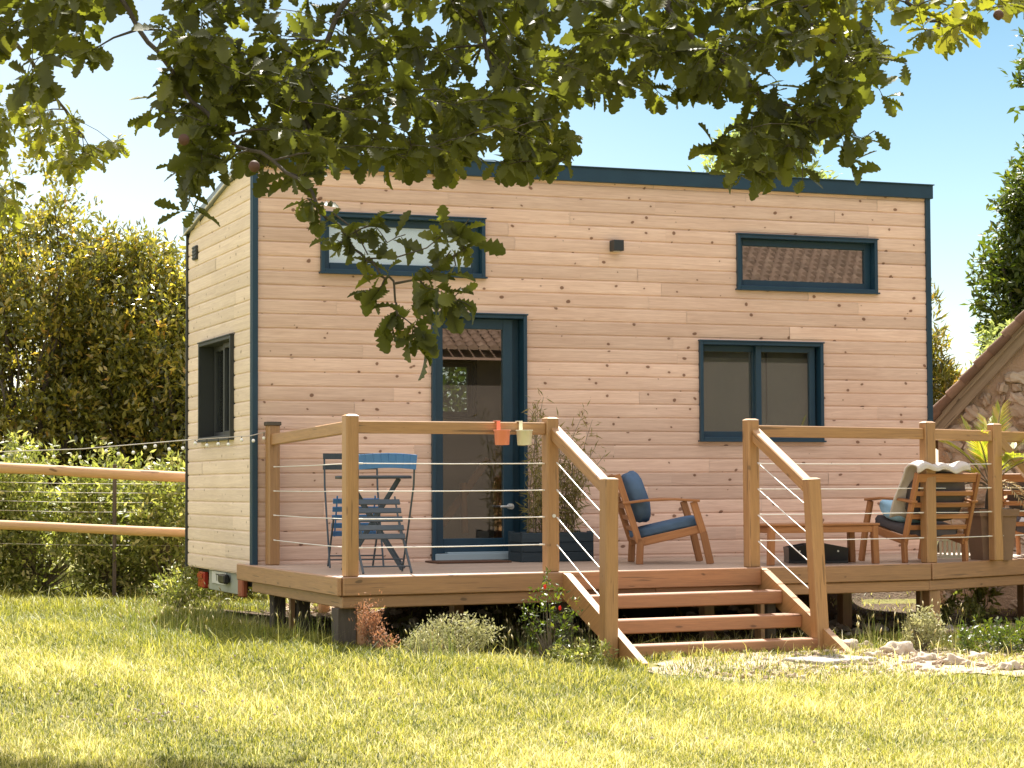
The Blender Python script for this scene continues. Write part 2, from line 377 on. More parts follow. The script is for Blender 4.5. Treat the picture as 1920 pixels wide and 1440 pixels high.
def scatter(tv, tf, P, FR, sc, tone):
    """template verts tv(k,3), faces list of arrays, positions P(n,3), frames (n,3,3), scale (n,) or (n,3)"""
    n, k = len(P), len(tv); sc = np.asarray(sc, float)
    if sc.ndim == 1: sc = sc[:, None]*np.ones(3)
    V = np.einsum('nij,nkj->nki', FR, tv[None]*sc[:, None, :])+P[:, None, :]
    off = (np.arange(n)*k)[:, None, None]
    Fs = [(f[None]+off).reshape(-1, f.shape[1]) for f in tf]
    gc = np.tile(tv, (n, 1))+np.repeat(RNG.uniform(0, 30, (n, 3)), k, 0)
    return V.reshape(-1, 3), Fs, np.repeat(tone, k), gc
def cat(parts):
    V, Fs, T, G = [], {}, [], []; b = 0
    for v, fs, t, g in parts:
        for f in fs: Fs.setdefault(f.shape[1], []).append(f+b)
        V.append(v); T.append(t); G.append(g); b += len(v)
    return np.concatenate(V), [np.concatenate(x) for x in Fs.values()], np.concatenate(T), np.concatenate(G)
# leaf templates (length along x, width y, normal z)
LEAF = (np.array([(0, 0, 0), (.45, .20, .05), (1, 0, -.08), (.45, -.20, .05), (.45, 0, 0.)]), [np.array([(0, 4, 1), (1, 4, 2), (0, 3, 4), (3, 2, 4)])])
SLIM = (np.array([(0, 0, 0), (.4, .09, .03), (1, 0, -.15), (.4, -.09, .03)]), [np.array([(0, 3, 2, 1)])])
def oak_template():
    ts = [0, .1, .17, .26, .33, .43, .50, .60, .67, .77, .83, .91, .97, 1]; ws = [.015, .03, .13, .085, .20, .12, .27, .16, .31, .20, .25, .15, .12, .02]
    V = []
    for t, w in zip(ts, ws):
        z = -.16*t*t
        V += [(t+ (.03 if w > .18 else 0), w, z+.25*w), (t, 0, z), (t+(.03 if w > .18 else 0), -w, z+.25*w)]
    F = []
    for i in range(len(ts)-1):
        a = i*3; F += [(a, a+1, a+4, a+3), (a+1, a+2, a+5, a+4)]
    return np.array(V), [np.array(F)]
OAK = oak_template()
def rdir(n, up=0.):
    d = RNG.normal(size=(n, 3)); d[:, 2] += up; return nrm(d)
def noise3(P, s, seed=0):
    rs = np.random.default_rng(seed); v = np.zeros(len(P))
    for k in range(5):
        w = rs.normal(size=3)*s*(1+.6*k); v += np.sin(P @ w+rs.uniform(0, 6.28))/(1+.5*k)
    return v/2.2
def leaf_cloud(C, R, n_cl, per, size, tmpl=LEAF, up=.4, clump=1.2, shell=.55, seed=0, spread=.13, hole=-.25, tonew=.5, zmin=None):
    """leaf clusters through an ellipsoid (or list of ellipsoids)"""
    rs = np.random.default_rng(seed); C = np.atleast_2d(C); R = np.atleast_2d(R)
    vol = R.prod(1); pk = rs.choice(len(C), n_cl*3, p=vol/vol.sum())
    d = nrm(rs.normal(size=(n_cl*3, 3))); r = rs.uniform(shell**3, 1, n_cl*3)**(1/3)
    wob = 1+.22*noise3(d, 2.5, seed+5)
    P = C[pk]+d*(r*wob)[:, None]*R[pk]
    keep = noise3(P, clump, seed) > hole; P = P[keep][:n_cl]; d = d[keep][:n_cl]
    if zmin is not None: k = P[:, 2] > zmin; P = P[k]; d = d[k]
    n = len(P); tw = nrm(d*.7+rs.normal(size=(n, 3))*.5+np.array([0, 0, up]))
    idx = np.repeat(np.arange(n), per); m = len(idx)
    t = rs.uniform(-.5, 1, m); ax = nrm(tw[idx]*.8+rs.normal(size=(m, 3))*.75)
    Q = P[idx]+tw[idx]*(t*spread)[:, None]+rs.normal(size=(m, 3))*spread*.18
    nr = nrm(rs.normal(size=(m, 3))*.7+np.array([0, 0, 1.]))
    ct = rs.uniform(0, 1, n); tone = np.clip(ct[idx]*tonew+rs.uniform(0, 1, m)*(1-tonew), 0, 1)
    sc = size*rs.uniform(.6, 1.25, m)
    return scatter(tmpl[0], tmpl[1], Q, frames(ax, nr), sc, tone), P
def stems(mb, base, tips, r0=.02, r1=.004, n=5, jit=.08, seed=0):
    rg = random.Random(seed)
    for p in tips:
        p = np.array(p); b = np.array(base, float)
        L = np.linalg.norm(p-b); mid = b*.55+p*.45+np.array([rg.uniform(-1, 1), rg.uniform(-1, 1), .6])*jit*L
        q1 = b*.8+mid*.2+np.array([0, 0, .1*L]); q3 = mid*.4+p*.6+np.array([rg.uniform(-1, 1)*.3, rg.uniform(-1, 1)*.3, .2])*jit*L
        mb.tube([b, q1, mid, q3, p], [r0, r0*.8, (r0+r1)/2, r1*1.4, r1], n, cap=False)
exec_parts = []
# ================================================================== sky, sun, camera
SUN_EL, SUN_AZ = R_(54.2), R_(18.4)
w = bpy.data.worlds.new('World'); S.world = w; w.use_nodes = True; nt = w.node_tree; nt.nodes.clear()
sk = nt.nodes.new('ShaderNodeTexSky'); sk.sky_type = 'NISHITA'; sk.sun_disc = False
sk.sun_elevation = SUN_EL; sk.sun_rotation = SUN_AZ; sk.air_density = 1.0; sk.dust_density = .25; sk.ozone_density = 2.5; sk.altitude = 50
bg = nt.nodes.new('ShaderNodeBackground'); bg.inputs[1].default_value = .10; wo = nt.nodes.new('ShaderNodeOutputWorld')
tcw = nt.nodes.new('ShaderNodeTexCoord'); sx = nt.nodes.new('ShaderNodeSeparateXYZ'); nt.links.new(tcw.outputs['Generated'], sx.inputs[0])
rmp = nt.nodes.new('ShaderNodeValToRGB'); e_ = rmp.color_ramp.elements; e_.new(.5)   # sky shaped: overhead glow added to fill the shaded front, dimmed low down
e_.new(.6)
for i_, (p_, c_) in enumerate(((0.0, (.68, .58, .56)), (.13, (.52, .54, .50)), (.22, (.38, .46, .43)), (.46, (1., .86, .66)))): e_[i_].position = p_; e_[i_].color = (*c_, 1)
nt.links.new(sx.outputs[2], rmp.inputs[0]); graded_sky = nt.nodes.new('ShaderNodeVectorMath'); graded_sky.operation = 'MULTIPLY'; nt.links.new(sk.outputs[0], graded_sky.inputs[0]); nt.links.new(rmp.outputs[0], graded_sky.inputs[1])
filled_sky = nt.nodes.new('ShaderNodeVectorMath'); filled_sky.operation = 'MULTIPLY_ADD'; nt.links.new(graded_sky.outputs[0], filled_sky.inputs[0]); filled_sky.inputs[1].default_value = (1, 1, 1)
overhead_fill = nt.nodes.new('ShaderNodeVectorMath'); overhead_fill.operation = 'SCALE'; mr = nt.nodes.new('ShaderNodeMapRange'); mr.inputs[1].default_value = .27; mr.inputs[2].default_value = .6; mr.inputs[4].default_value = 1; nt.links.new(sx.outputs[2], mr.inputs[0])
overhead_fill.inputs[0].default_value = (3.2, 2.9, 2.65); nt.links.new(mr.outputs[0], overhead_fill.inputs['Scale']); nt.links.new(overhead_fill.outputs[0], filled_sky.inputs[2])
hz = nt.nodes.new('ShaderNodeMapRange'); hz.inputs[1].default_value = .46; hz.inputs[2].default_value = .08; hz.inputs[3].default_value = 0; hz.inputs[4].default_value = 1; nt.links.new(sx.outputs[0], hz.inputs[0])
hv = nt.nodes.new('ShaderNodeVectorMath'); hv.operation = 'SCALE'; hv.inputs[0].default_value = (1.6, 1.1, .7); nt.links.new(hz.outputs[0], hv.inputs['Scale'])
hs = nt.nodes.new('ShaderNodeVectorMath'); hs.operation = 'ADD'; nt.links.new(filled_sky.outputs[0], hs.inputs[0]); nt.links.new(hv.outputs[0], hs.inputs[1])
nt.links.new(hs.outputs[0], bg.inputs[0]); nt.links.new(bg.outputs[0], wo.inputs[0])
sl = bpy.data.lights.new('sun', 'SUN'); sl.energy = 5.; sl.angle = R_(.55); sl.color = (1, .95, .85)
so = bpy.data.objects.new('sun', sl); COL.objects.link(so)
sd = Vector((math.sin(SUN_AZ)*math.cos(SUN_EL), math.cos(SUN_AZ)*math.cos(SUN_EL), math.sin(SUN_EL)))
so.rotation_euler = sd.to_track_quat('Z', 'Y').to_euler(); so.location = (10, 30, 30)
cd = bpy.data.cameras.new('camera'); cam = bpy.data.objects.new('camera', cd); COL.objects.link(cam); S.camera = cam
cd.sensor_width = 36; cd.lens = 36*FPX/1920; cd.clip_end = 1000; cd.clip_start = .1
cam.matrix_world = Matrix(((RT2[0], UP2[0], -FW[0], CAM[0]), (RT2[1], UP2[1], -FW[1], CAM[1]), (RT2[2], UP2[2], -FW[2], CAM[2]), (0, 0, 0, 1)))
vs_ = S.view_settings; vs_.view_transform = 'Standard'; vs_.look = 'None'; vs_.gamma = 1; vs_.exposure = 1.45; vs_.use_curve_mapping = False

# ================================================================== terrain
def terrain():
    xs = np.concatenate([np.linspace(-220, -16, 14), np.arange(-15, 18, .3), np.linspace(19, 220, 14)])
    ys = np.concatenate([np.linspace(-220, -26, 12), np.arange(-25, 16, .3), np.linspace(17, 260, 14)])
    X, Y = np.meshgrid(xs, ys); Z = ground(X, Y); V = np.stack([X, Y, Z], -1).reshape(-1, 3)
    nx = len(xs); i, j = np.meshgrid(np.arange(nx-1), np.arange(len(ys)-1)); a = (j*nx+i).ravel()
    return npmesh('ground', V, np.stack([a, a+1, a+nx+1, a+nx], -1), np.zeros(len(V)), M['ground'], smooth=True)
tag(terrain(), kind='structure')
def sheet(name, poly, mat, dz=.006, cell=.12, kind='structure', jit=.0):
    """ground-hugging sheet clipped to a polygon (fan of grid cells whose centre lies inside)"""
    poly = np.array(poly); x0, y0 = poly.min(0); x1, y1 = poly.max(0)
    xs = np.arange(x0, x1+cell, cell); ys = np.arange(y0, y1+cell, cell); X, Y = np.meshgrid(xs, ys)
    V = np.stack([X.ravel(), Y.ravel(), ground(X, Y).ravel()+dz], -1); nx = len(xs)
    F = []
    for j in range(len(ys)-1):
        for i in range(nx-1):
            cx, cy = xs[i]+cell/2, ys[j]+cell/2
            if inpoly(cx+jit*math.sin(cy*9)+jit*.6*math.sin(cx*23+cy*5), cy+jit*math.sin(cx*11), poly): a = j*nx+i; F.append((a, a+1, a+nx+1, a+nx))
    return tag(npmesh(name, V, np.array(F), np.zeros(len(V)), mat, smooth=True), kind=kind)
def inpoly(x, y, P):
    c = False; n = len(P)
    for i in range(n):
        x1, y1 = P[i]; x2, y2 = P[i-1]
        if (y1 > y) != (y2 > y) and x < (x2-x1)*(y-y1)/(y2-y1)+x1: c = not c
    return c
DIRT = [atz(px, py, -.62)[:2] for px, py in ((1200, 1246), (1330, 1236), (1480, 1228), (1640, 1218), (1900, 1212), (2150, 1215), (2150, 1278), (1920, 1272), (1700, 1268), (1560, 1290), (1400, 1280), (1230, 1262))]
sheet('path', DIRT, M['dirt'], .008, .06, jit=.08)
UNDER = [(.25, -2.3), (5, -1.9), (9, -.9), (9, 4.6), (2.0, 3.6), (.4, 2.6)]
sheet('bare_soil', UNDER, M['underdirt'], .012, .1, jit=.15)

# ================================================================== house
W_, D_, HF, HB, ZB = 6.2, 2.42, 3.246, 2.84, -.134
house = thing('tiny_house', 'larch-clad tiny house on a trailer with petrol-blue frames and single-slope roof', 'house', (W_/2, D_/2, -.62))
PF = lambda a, z, d: (a, -d, z)
PS = lambda a, z, d: (-d, a, z)
PB = lambda a, z, d: (a, D_+d, z)
PR = lambda a, z, d: (W_+d, a, z)
w1 = (.5518, 1.9556, 2.2893, 2.772); w2 = (4.2759, 5.6596, 2.262, 2.736); w3 = (3.9086, 5.1046, .949, 1.805); dr = (1.4882, 2.3194, -.005, 1.984)
ws = (.645, 1.850, .968, 1.820)
bq0 = aty(812, 790, D_); bq1 = aty(884, 676, D_); wb = (bq0[0]-.35, bq1[0], bq0[2]+.02, bq1[2])
wb2 = (3.9, 5.0, 1.1, 1.8)
def siding(mb, P, a0, a1, z0, z1, holes, pitch=.1155, top=None):
    prof = [(0, -.010), (.006, -.010), (.011, -.002), (.03, 0), (pitch-.012, 0), (pitch-.003, -.003), (pitch, -.010)]
    z = z0
    while z < z1-.005:
        cuts = [a0]; x = a0+random.uniform(.5, 3.)
        while x < a1-.4: cuts.append(x); x += random.uniform(1.3, 3.4)
        cuts.append(a1)
        for pa, pb in zip(cuts, cuts[1:]):
            tone = random.random(); off = (random.uniform(0, 90), random.uniform(0, 90), random.uniform(0, 90)); wj = random.uniform(-.0015, .0015)
            for (za, da), (zb, db) in zip(prof, prof[1:]):
                lo, hi = z+za, min(z+zb, z1)
                if lo >= hi: continue
                br = sorted({lo, hi} | {h for H in holes for h in (H[2], H[3]) if lo < h < hi})
                for l, h in zip(br, br[1:]):
                    m = (l+h)/2; iv = [(pa, pb)]
                    for H in holes:
                        if H[2] <= m <= H[3]:
                            n2 = []
                            for s, e in iv:
                                if H[0] > s: n2.append((s, min(e, H[0])))
                                if H[1] < e: n2.append((max(s, H[1]), e))
                            iv = [(s, e) for s, e in n2 if e-s > 1e-4]
                    for s, e in iv:
                        s += .0009*(s == pa); e -= .0009*(e == pb)
                        dl = da+(db-da)*(l-lo)/(z+zb-lo)+wj; dh = da+(db-da)*(h-lo)/(z+zb-lo)+wj
                        el, eh = e, e
                        if top: el, eh = min(e, top(l)), min(e, top(h))
                        if el <= s and eh <= s: continue
                        el = max(el, s); eh = max(eh, s)
                        vs = [P(s, l, dl), P(el, l, dl), P(eh, h, dh), P(s, h, dh)]
                        gs = [(a+off[0], zz-z+off[1], off[2]) for a, zz in ((s, l), (el, l), (eh, h), (s, h))]
                        mb.add(vs, [[0, 1, 2, 3]] if P is PF or P is PR else [[3, 2, 1, 0]], gs, tone)
        z += pitch
mb = MB(); siding(mb, PF, 0.02, W_-.02, ZB, 3.13, [w1, w2, w3, dr]); mb.build('front_wall', M['siding'], house)
slope_top = lambda z: (HF-.03-z)/(HF-.03-HB)*D_
mb = MB(); siding(mb, PS, .02, D_, ZB, HF-.03, [ws], top=slope_top); tag(mb.build('side_wall', M['siding_side'], house), 'gable cladding coloured paler to stand for skylight')
mb = MB(); siding(mb, PB, 0, W_, ZB, HB, [wb, wb2]); siding(mb, PR, .02, D_, ZB, HF-.03, [], top=slope_top); mb.build('rear_wall', M['siding'], house)
# interior shell
def flatwall(mb, P, a0, a1, z0, z1, holes, d):
    zs = sorted({z0, z1} | {min(max(h, z0), z1) for H in holes for h in H[2:]}); as_ = sorted({a0, a1} | {min(max(h, a0), a1) for H in holes for h in H[:2]})
    for l, h in zip(zs, zs[1:]):
        for s, e in zip(as_, as_[1:]):
            if any(H[0] <= (s+e)/2 <= H[1] and H[2] <= (l+h)/2 <= H[3] for H in holes): continue
            mb.add([P(s, l, d), P(e, l, d), P(e, h, d), P(s, h, d)], [[0, 1, 2, 3]], tone=.5)
mb = MB(); T = -.13
flatwall(mb, PF, .1, W_-.1, .0, 3.02, [w1, w2, w3, dr], T); flatwall(mb, PB, .1, W_-.1, 0, 2.78, [wb, wb2], T)
flatwall(mb, PS, .1, D_-.1, 0, 2.78, [ws], T); flatwall(mb, PR, .1, D_-.1, 0, 2.78, [], T)
mb.add([(.1, .1, 3.04), (W_-.1, .1, 3.04), (W_-.1, D_-.1, 2.76), (.1, D_-.1, 2.76)], [[0, 1, 2, 3]])
mb.build('interior_lining', M['lining'], house)
mb = MB(); mb.box((W_/2, D_/2, -.07), (W_-.06, D_-.06, .12)); mb.build('floor_slab', M['indoor'], house)
# loft floors, interior post and ladder
mb = MB(); mb.box((.95, D_/2, 2.12), (1.7, D_-.28, .08)); mb.build('loft_floor', M['indoor'], house); mb = MB(); mb.box((5.0, D_/2, 2.1), (2.1, D_-.28, .08)); mb.build('loft_floor', M['indoor'], house)
mb = MB(); mb.beam(aty(872, 1000, .45), aty(868, 905, .45), .05, .05); mb.beam(aty(828, 985, .5), aty(915, 860, .5), .05, .06); mb.beam(aty(935, 1030, .55), aty(932, 820, .55), .06, .06); mb.build('indoor_ladder', M['furn'], house)
# roof
def sloped(y): return HF-.03+(HB-HF+.03)*y/D_
mb = MB()
vs = []
for x in (-.035, W_+.035):
    for y, dz in ((.0, .0), (D_+.05, .0), (D_+.05, .085), (.0, .035)):
        vs.append((x, y, sloped(y)+dz+.003))
mb.add(vs, [[0, 1, 2, 3], [7, 6, 5, 4], [0, 4, 5, 1], [1, 5, 6, 2], [2, 6, 7, 3], [3, 7, 4, 0]]); roof = mb.build('roof', M['zinc'], house)
mb = MB(); mb.beam((-.042, .0, sloped(0)-.002), (-.042, D_+.05, sloped(D_+.05)-.002), .012, .012, bev=.002); mb.build('drip_edge', M['whitealu'], roof)
mb = MB(); mb.box((W_/2, -.02, 3.187), (W_+.06, .045, .122), bev=.003); mb.box((W_/2, -.028, 3.249), (W_+.075, .06, .010), bev=.002); mb.build('fascia', M['teal'], house)
for nm, xx in (('corner_trim', .012), ('corner_trim', W_-.012)):
    mb = MB(); mb.box((xx, -.006, (ZB+3.12)/2+.01), (.047, .035, 3.12-ZB), bev=.003)
    s = -1 if xx < 1 else 1
    mb.box((xx+s*.0205, .028, (ZB+3.12)/2+.01), (.012, .034, 3.12-ZB-.01), bev=.002); mb.build(nm, M['teal'], house)
mb = MB(); mb.box((-.004, D_+.0, (ZB+HB)/2), (.03, .03, HB-ZB), bev=.003); mb.build('corner_trim', M['darkgrey'], house)
def pbox(mb, P, a0, a1, z0, z1, d0, d1, bev=.003):
    p = np.array(P(a0, z0, d0)); q = np.array(P(a1, z1, d1)); mb.box((p+q)/2, np.abs(q-p), None, bev)
def ring(mb, P, a0, a1, z0, z1, w, d0, d1, wb_=None, bev=.003):
    wb_ = w if wb_ is None else wb_
    pbox(mb, P, a0, a0+w, z0, z1, d0, d1, bev); pbox(mb, P, a1-w, a1, z0, z1, d0, d1, bev)
    pbox(mb, P, a0+w, a1-w, z1-w, z1, d0, d1-.001, bev); pbox(mb, P, a0+w, a1-w, z0, z0+wb_, d0, d1-.001, bev)
def window(P, r, mat, sashes, sw=.058, glass='glass', sill=True, name='window'):
    a0, a1, z0, z1 = r; mb = MB(); ring(mb, P, a0, a1, z0, z1, .03, -.15, .034)
    if sill: pbox(mb, P, a0-.012, a1+.014, z0-.010, z0+.004, -.02, .045, .002)
    pbox(mb, P, a0-.006, a1+.008, z1-.002, z1+.010, -.02, .042, .002)
    wd = mb.build(name, mat, house)
    for (b0, b1, dd) in sashes:
        mb = MB(); ring(mb, P, b0, b1, z0+.03, z1-.03, sw, dd-.045, dd); sh = mb.build('sash', mat, wd)
        mb = MB(); pbox(mb, P, b0+sw-.004, b1-sw+.004, z0+.03+sw-.004, z1-.03-sw+.004, dd-.028, dd-.022, .001); mb.build('pane', M[glass], wd)
    return wd
W1 = window(PF, w1, M['teal'], [(w1[0]+.03, w1[1]-.03, -.045)], glass='glass_clear')
W2 = window(PF, w2, M['teal'], [(w2[0]+.03, w2[1]-.03, -.05)])
mid = (w3[0]+w3[1])/2+.0
W3 = window(PF, w3, M['teal'], [(w3[0]+.03, mid+.01, -.075), (mid-.035, w3[1]-.055, -.028)], sw=.052)
mb = MB(); pbox(mb, PF, w3[0]+.045, w3[0]+.06, 1.34, 1.36, -.074, -.062); mb.build('window_catch', M['whitealu'], W3)
window(PS, ws, M['darkgrey'], [(ws[0]+.03, (ws[0]+ws[1])/2, -.05), ((ws[0]+ws[1])/2-.04, ws[1]-.03, -.10)], sw=.045)
WB = window(PB, wb, M['darkgrey'], [(wb[0]+.03, wb[1]-.03, -.05)], sw=.04)
mb = MB(); pbox(mb, PB, wb[0], wb[1]+.05, wb[2]-.045, wb[2]-.02, -.19, -.13); mb.build('window_board', M['whitealu'], WB)
window(PB, wb2, M['darkgrey'], [(wb2[0]+.03, wb2[1]-.03, -.05)], sw=.04)
mb = MB(); pbox(mb, PF, w1[0]+.06, w1[1]-.06, w1[2]+.06, w1[3]-.06, -.095, -.088); mb.build('blind', M['blind'], W1)
mb = MB(); pbox(mb, PF, w3[0]+.04, mid-.03, w3[2]+.04, w3[3]-.04, -.128, -.122); pbox(mb, PF, mid+.12, w3[1]-.05, w3[2]+.04, w3[3]-.04, -.128, -.122); pbox(mb, PF, mid-.02, mid+.11, w3[2]+.04, w3[3]-.04, -.134, -.130)
mb.build('blind', M['netting'], W3)
# door
mb = MB(); ring(mb, PF, dr[0], dr[1], -.04, dr[3], .03, -.15, .036, .02); pbox(mb, PF, dr[0]-.006, dr[1]+.008, dr[3]-.002, dr[3]+.010, -.02, .046, .002); door = mb.build('door', M['teal'], house)
mb = MB(); ring(mb, PF, dr[0]+.032, dr[1]-.10, .02, dr[3]-.032, .085, -.10, -.045, .12)
pbox(mb, PF, dr[1]-.10, dr[1]-.03, .02, dr[3]-.03, -.13, -.095); mb.build('door_leaf', M['teal'], door)
mb = MB(); pbox(mb, PF, dr[0]+.112, dr[1]-.18, .13, dr[3]-.112, -.075, -.069, .001); mb.build('pane', M['glass_door'], door)
mb = MB(); hp = aty(962, 829, -.0); mb.tube([(dr[1]-.135, .045, .36+.04), (dr[1]-.135, -.005, .36+.04)], .024, 14)
mb.tube([(dr[1]-.135, -.005, .40), (dr[1]-.135, -.03, .40), (dr[1]-.24, -.03, .40)], .009, 8); mb.build('door_handle', M['whitealu'], door)
mb = MB(); pbox(mb, PF, dr[0]+.02, dr[1]-.03, -.035, .018, -.06, .05); pbox(mb, PF, dr[0]+.13, dr[1]-.1, .018, .03, -.045, .035); mb.build('door_sill', M['sill'], door)
# wall lamp, vents
p = aty(1152, 462, 0); mb = MB(); mb.box((p[0], -.05, p[2]), (.092, .10, .092), bev=.004); lamp = mb.build('wall_lamp', M['darkgrey'], house)
mb = MB(); mb.tube([(p[0], -.05, p[2]-.046), (p[0], -.05, p[2]-.05)], .03, 12); mb.build('lens', M['plate'], lamp)
p = atx(367, 475, 0); mb = MB(); mb.box((-.012, p[1]-.03, p[2]), (.024, .14, .125), bev=.006)
for k in range(4): mb.box((-.026, p[1]-.03, p[2]-.045+k*.03), (.008, .13, .012), bev=.002)
mb.build('vent_cowl', M['darkgrey'], house)
p = aty(1795/1920*0+1155, 482, 0)
# trailer under the house
mb = MB()
for y in (.45, D_-.45): mb.beam((.12, y, -.2), (W_-.1, y, -.2), .06, .11)
for x in (1., 2.2, 3.4, 4.6, 5.8): mb.beam((x, .12, -.165), (x, D_-.12, -.165), .05, .05)
mb.build('trailer_frame', M['darkgrey'], house)
for x in (2.7, 3.5):
    for y in (.2, D_-.2):
        mb = MB(); c = np.array((x, y, -.32)); mb.tube([c-(0, .09, 0), c-(0, .075, 0), c+(0, .075, 0), c+(0, .09, 0)], [.24, .285, .285, .24], 24); wh = mb.build('wheel', M['tyre'], house)
        mb = MB(); s = -1 if y < 1 else 1; mb.tube([c+(0, s*.085, 0), c+(0, s*.1, 0)], [.16, .14], 20); mb.build('rim', M['zinc'], wh)
def side_patch(x0, y0, x1, y1, X=.04):   # pixel box -> (ymin,ymax,zmin,zmax) on plane x=X
    a = atx(x0, (y0+y1)/2, X); b = atx(x1, (y0+y1)/2, X); t = atx((x0+x1)/2, y0, X); u = atx((x0+x1)/2, y1, X); return min(a[1], b[1]), max(a[1], b[1]), u[2], t[2]
mb = MB(); q = side_patch(393, 1073, 450, 1104); mb.box((.05, (q[0]+q[1])/2, (q[2]+q[3])/2-.01), (.03, q[1]-q[0], .17)); bmp = mb.build('bumper_board', M['bumper'], house)
q = side_patch(398, 1073, 424, 1094, .03); zc = (q[2]+q[3])/2
mb = MB(); mb.box((.03, (q[0]+q[1])/2, zc), (.008, q[1]-q[0], .105)); pl = mb.build('number_plate', M['plate'], house)
def text(s, name, size, mat, parent, M4, ext=.001):
    cu = bpy.data.curves.new(name, 'FONT'); cu.body = s; cu.size = size; cu.extrude = ext; cu.align_x = 'CENTER'; cu.align_y = 'CENTER'
    o = bpy.data.objects.new(name, cu); COL.objects.link(o); dg = bpy.context.evaluated_depsgraph_get()
    me = bpy.data.meshes.new_from_object(o.evaluated_get(dg)); bpy.data.objects.remove(o)
    me.transform(Matrix(inv_np(parent).tolist()) @ M4); return link(me, name, mat, parent)
Mt = Matrix.Translation((.0245, (q[0]+q[1])/2, zc)) @ Matrix(((0, 0, -1, 0), (-1, 0, 0, 0), (0, 1, 0, 0), (0, 0, 0, 1))) @ Matrix.Scale(1.5, 4, (1, 0, 0))
text('TB8', 'lettering', .085, M['black'], pl, Mt)
q = side_patch(414, 1078, 425, 1093, .0); mb = MB(); mb.box((.0, (q[0]+q[1])/2, (q[2]+q[3])/2), (.05, q[1]-q[0], .075), bev=.012); mb.build('plate_lamp', M['black'], house)
q = side_patch(376, 1067, 387, 1092, .03); mb = MB(); mb.box((.03, (q[0]+q[1])/2, -.235), (.05, q[1]-q[0], .14), bev=.01)
mb.box((-.0, (q[0]+q[1])/2, -.20), (.012, q[1]-q[0]-.05, .04), bev=.004); mb.build('tail_light', M['redlamp'], house)
q = side_patch(451, 1078, 460, 1108, .03); mb = MB(); mb.box((.03, (q[0]+q[1])/2, -.24), (.05, q[1]-q[0], .16), bev=.012); mb.build('tail_light', M['rust'], house)
mb = MB(); mb.beam((.10, .05, -.19), (.10, D_-.15, -.19), .06, .09); mb.build('trailer_crossbeam', M['black'], house)

# ================================================================== deck
ZD = -.045; AU = R_(5.0); U = np.array([math.cos(AU), math.sin(AU), 0]); V_ = np.array([-math.sin(AU), math.cos(AU), 0]); O_ = np.array([-.03, -2.60, 0])
def dk(u, v, z=ZD): return O_+U*u+V_*v+np.array([0, 0, z])
def dkuv(P): d = np.array(P)-O_; return float(d @ U), float(d @ V_)
B2 = 4.86; TA = math.tan(R_(18.7)); U2 = np.array([math.cos(R_(23.7)), math.sin(R_(23.7)), 0])
deck = thing('wooden_deck', 'raised pine deck with cable railings and four steps in front of the tiny house', 'deck', tuple(dk(2.6, 1.2, -.62)))
mb = MB(); bw = .118; v = .004
while v < 2.75:
    v1 = v+bw
    def ulim(vv):
        a = B2+vv/TA; b = (2.588-vv*math.cos(AU))/math.sin(AU)
        return max(-.0, min(a, b, 8.6))
    e0, e1 = ulim(v), ulim(v1)
    if max(e0, e1) > .1:
        cuts = [0.]; x = random.uniform(.8, 3)
        while x < min(e0, e1)-.3: cuts.append(x); x += random.uniform(1.8, 3.5)
        for i, c in enumerate(cuts):
            last = i == len(cuts)-1; x0 = c+.002 if c else v*math.tan(AU); x1a, x1b = (e0, e1) if last else (cuts[i+1]-.002,)*2
            if x1a <= x0 and x1b <= x0: continue
            x1a = max(x1a, x0+.01); x1b = max(x1b, x0+.01); o3 = [random.uniform(0, 50) for _ in range(3)]
            P8 = [dk(*q) for q in ((x0, v, ZD-.028), (x1a, v, ZD-.028), (x1b, v1, ZD-.028), (x0, v1, ZD-.028), (x0, v, ZD), (x1a, v, ZD), (x1b, v1, ZD), (x0, v1, ZD))]
            gs = [(q[0]+o3[0], q[1]+o3[1], q[2]+o3[2]) for q in ((x0, v, 0), (x1a, v, 0), (x1b, v1, 0), (x0, v1, 0))*2]
            mb.add(P8, [[3, 2, 1, 0], [4, 5, 6, 7], [0, 1, 5, 4], [1, 2, 6, 5], [2, 3, 7, 6], [3, 0, 4, 7]], gs)
    v += bw+.005
mb.build('deck_boards', M['deckwood'], deck)
def fascia(p0, p1, off, z0, z1, name, mat, wd=.035):
    mb = MB(); p0 = np.array(p0); p1 = np.array(p1); d = (p1-p0)/np.linalg.norm(p1-p0); n = np.array([d[1], -d[0], 0])
    a = p0+n*off; b = p1+n*off; a[2] = b[2] = (z0+z1)/2; L = np.linalg.norm(b-a); nb = max(1, round(L/2.6))
    for i in range(nb):
        mb.beam(a+(b-a)*i/nb+d*.001, a+(b-a)*(i+1)/nb-d*.001, wd, z1-z0, bev=.006)
    return mb.build(name, mat, deck)
pL0 = np.array([-.03, .27, ZD]); pL1 = dk(0, 0); pB = dk(B2, 0); pR = pB+U2*4.0
fascia(pL1, pB, .018, ZD-.125, ZD+.003, 'fascia_board', M['beam']); fascia(pB+U2*.006, pR, .018, ZD-.125, ZD+.003, 'fascia_board', M['beam']); fascia(pL0, pL1-np.array([0, .016, 0]), .018, ZD-.125, ZD+.003, 'fascia_board', M['beam'])
fascia(pL1, pB, -.02, ZD-.21, ZD-.128, 'rim_joist', M['beam'], .06); fascia(pB, pR, -.02, ZD-.21, ZD-.128, 'rim_joist', M['beam'], .06); fascia(np.array([-.03, -.02, ZD]), dk(0, .045), -.05, ZD-.21, ZD-.128, 'rim_joist', M['beam'], .06)
mb = MB()
for u in np.arange(.6, 8, .6):
    v0 = max(.08, (u-B2)*TA+.1); v1 = min(2.4, (2.52-u*math.sin(AU))/math.cos(AU))
    mb.beam(dk(u, v0, ZD-.12), dk(u, v1, ZD-.12), .045, .17)
mb.build('joists', M['beam'], deck)
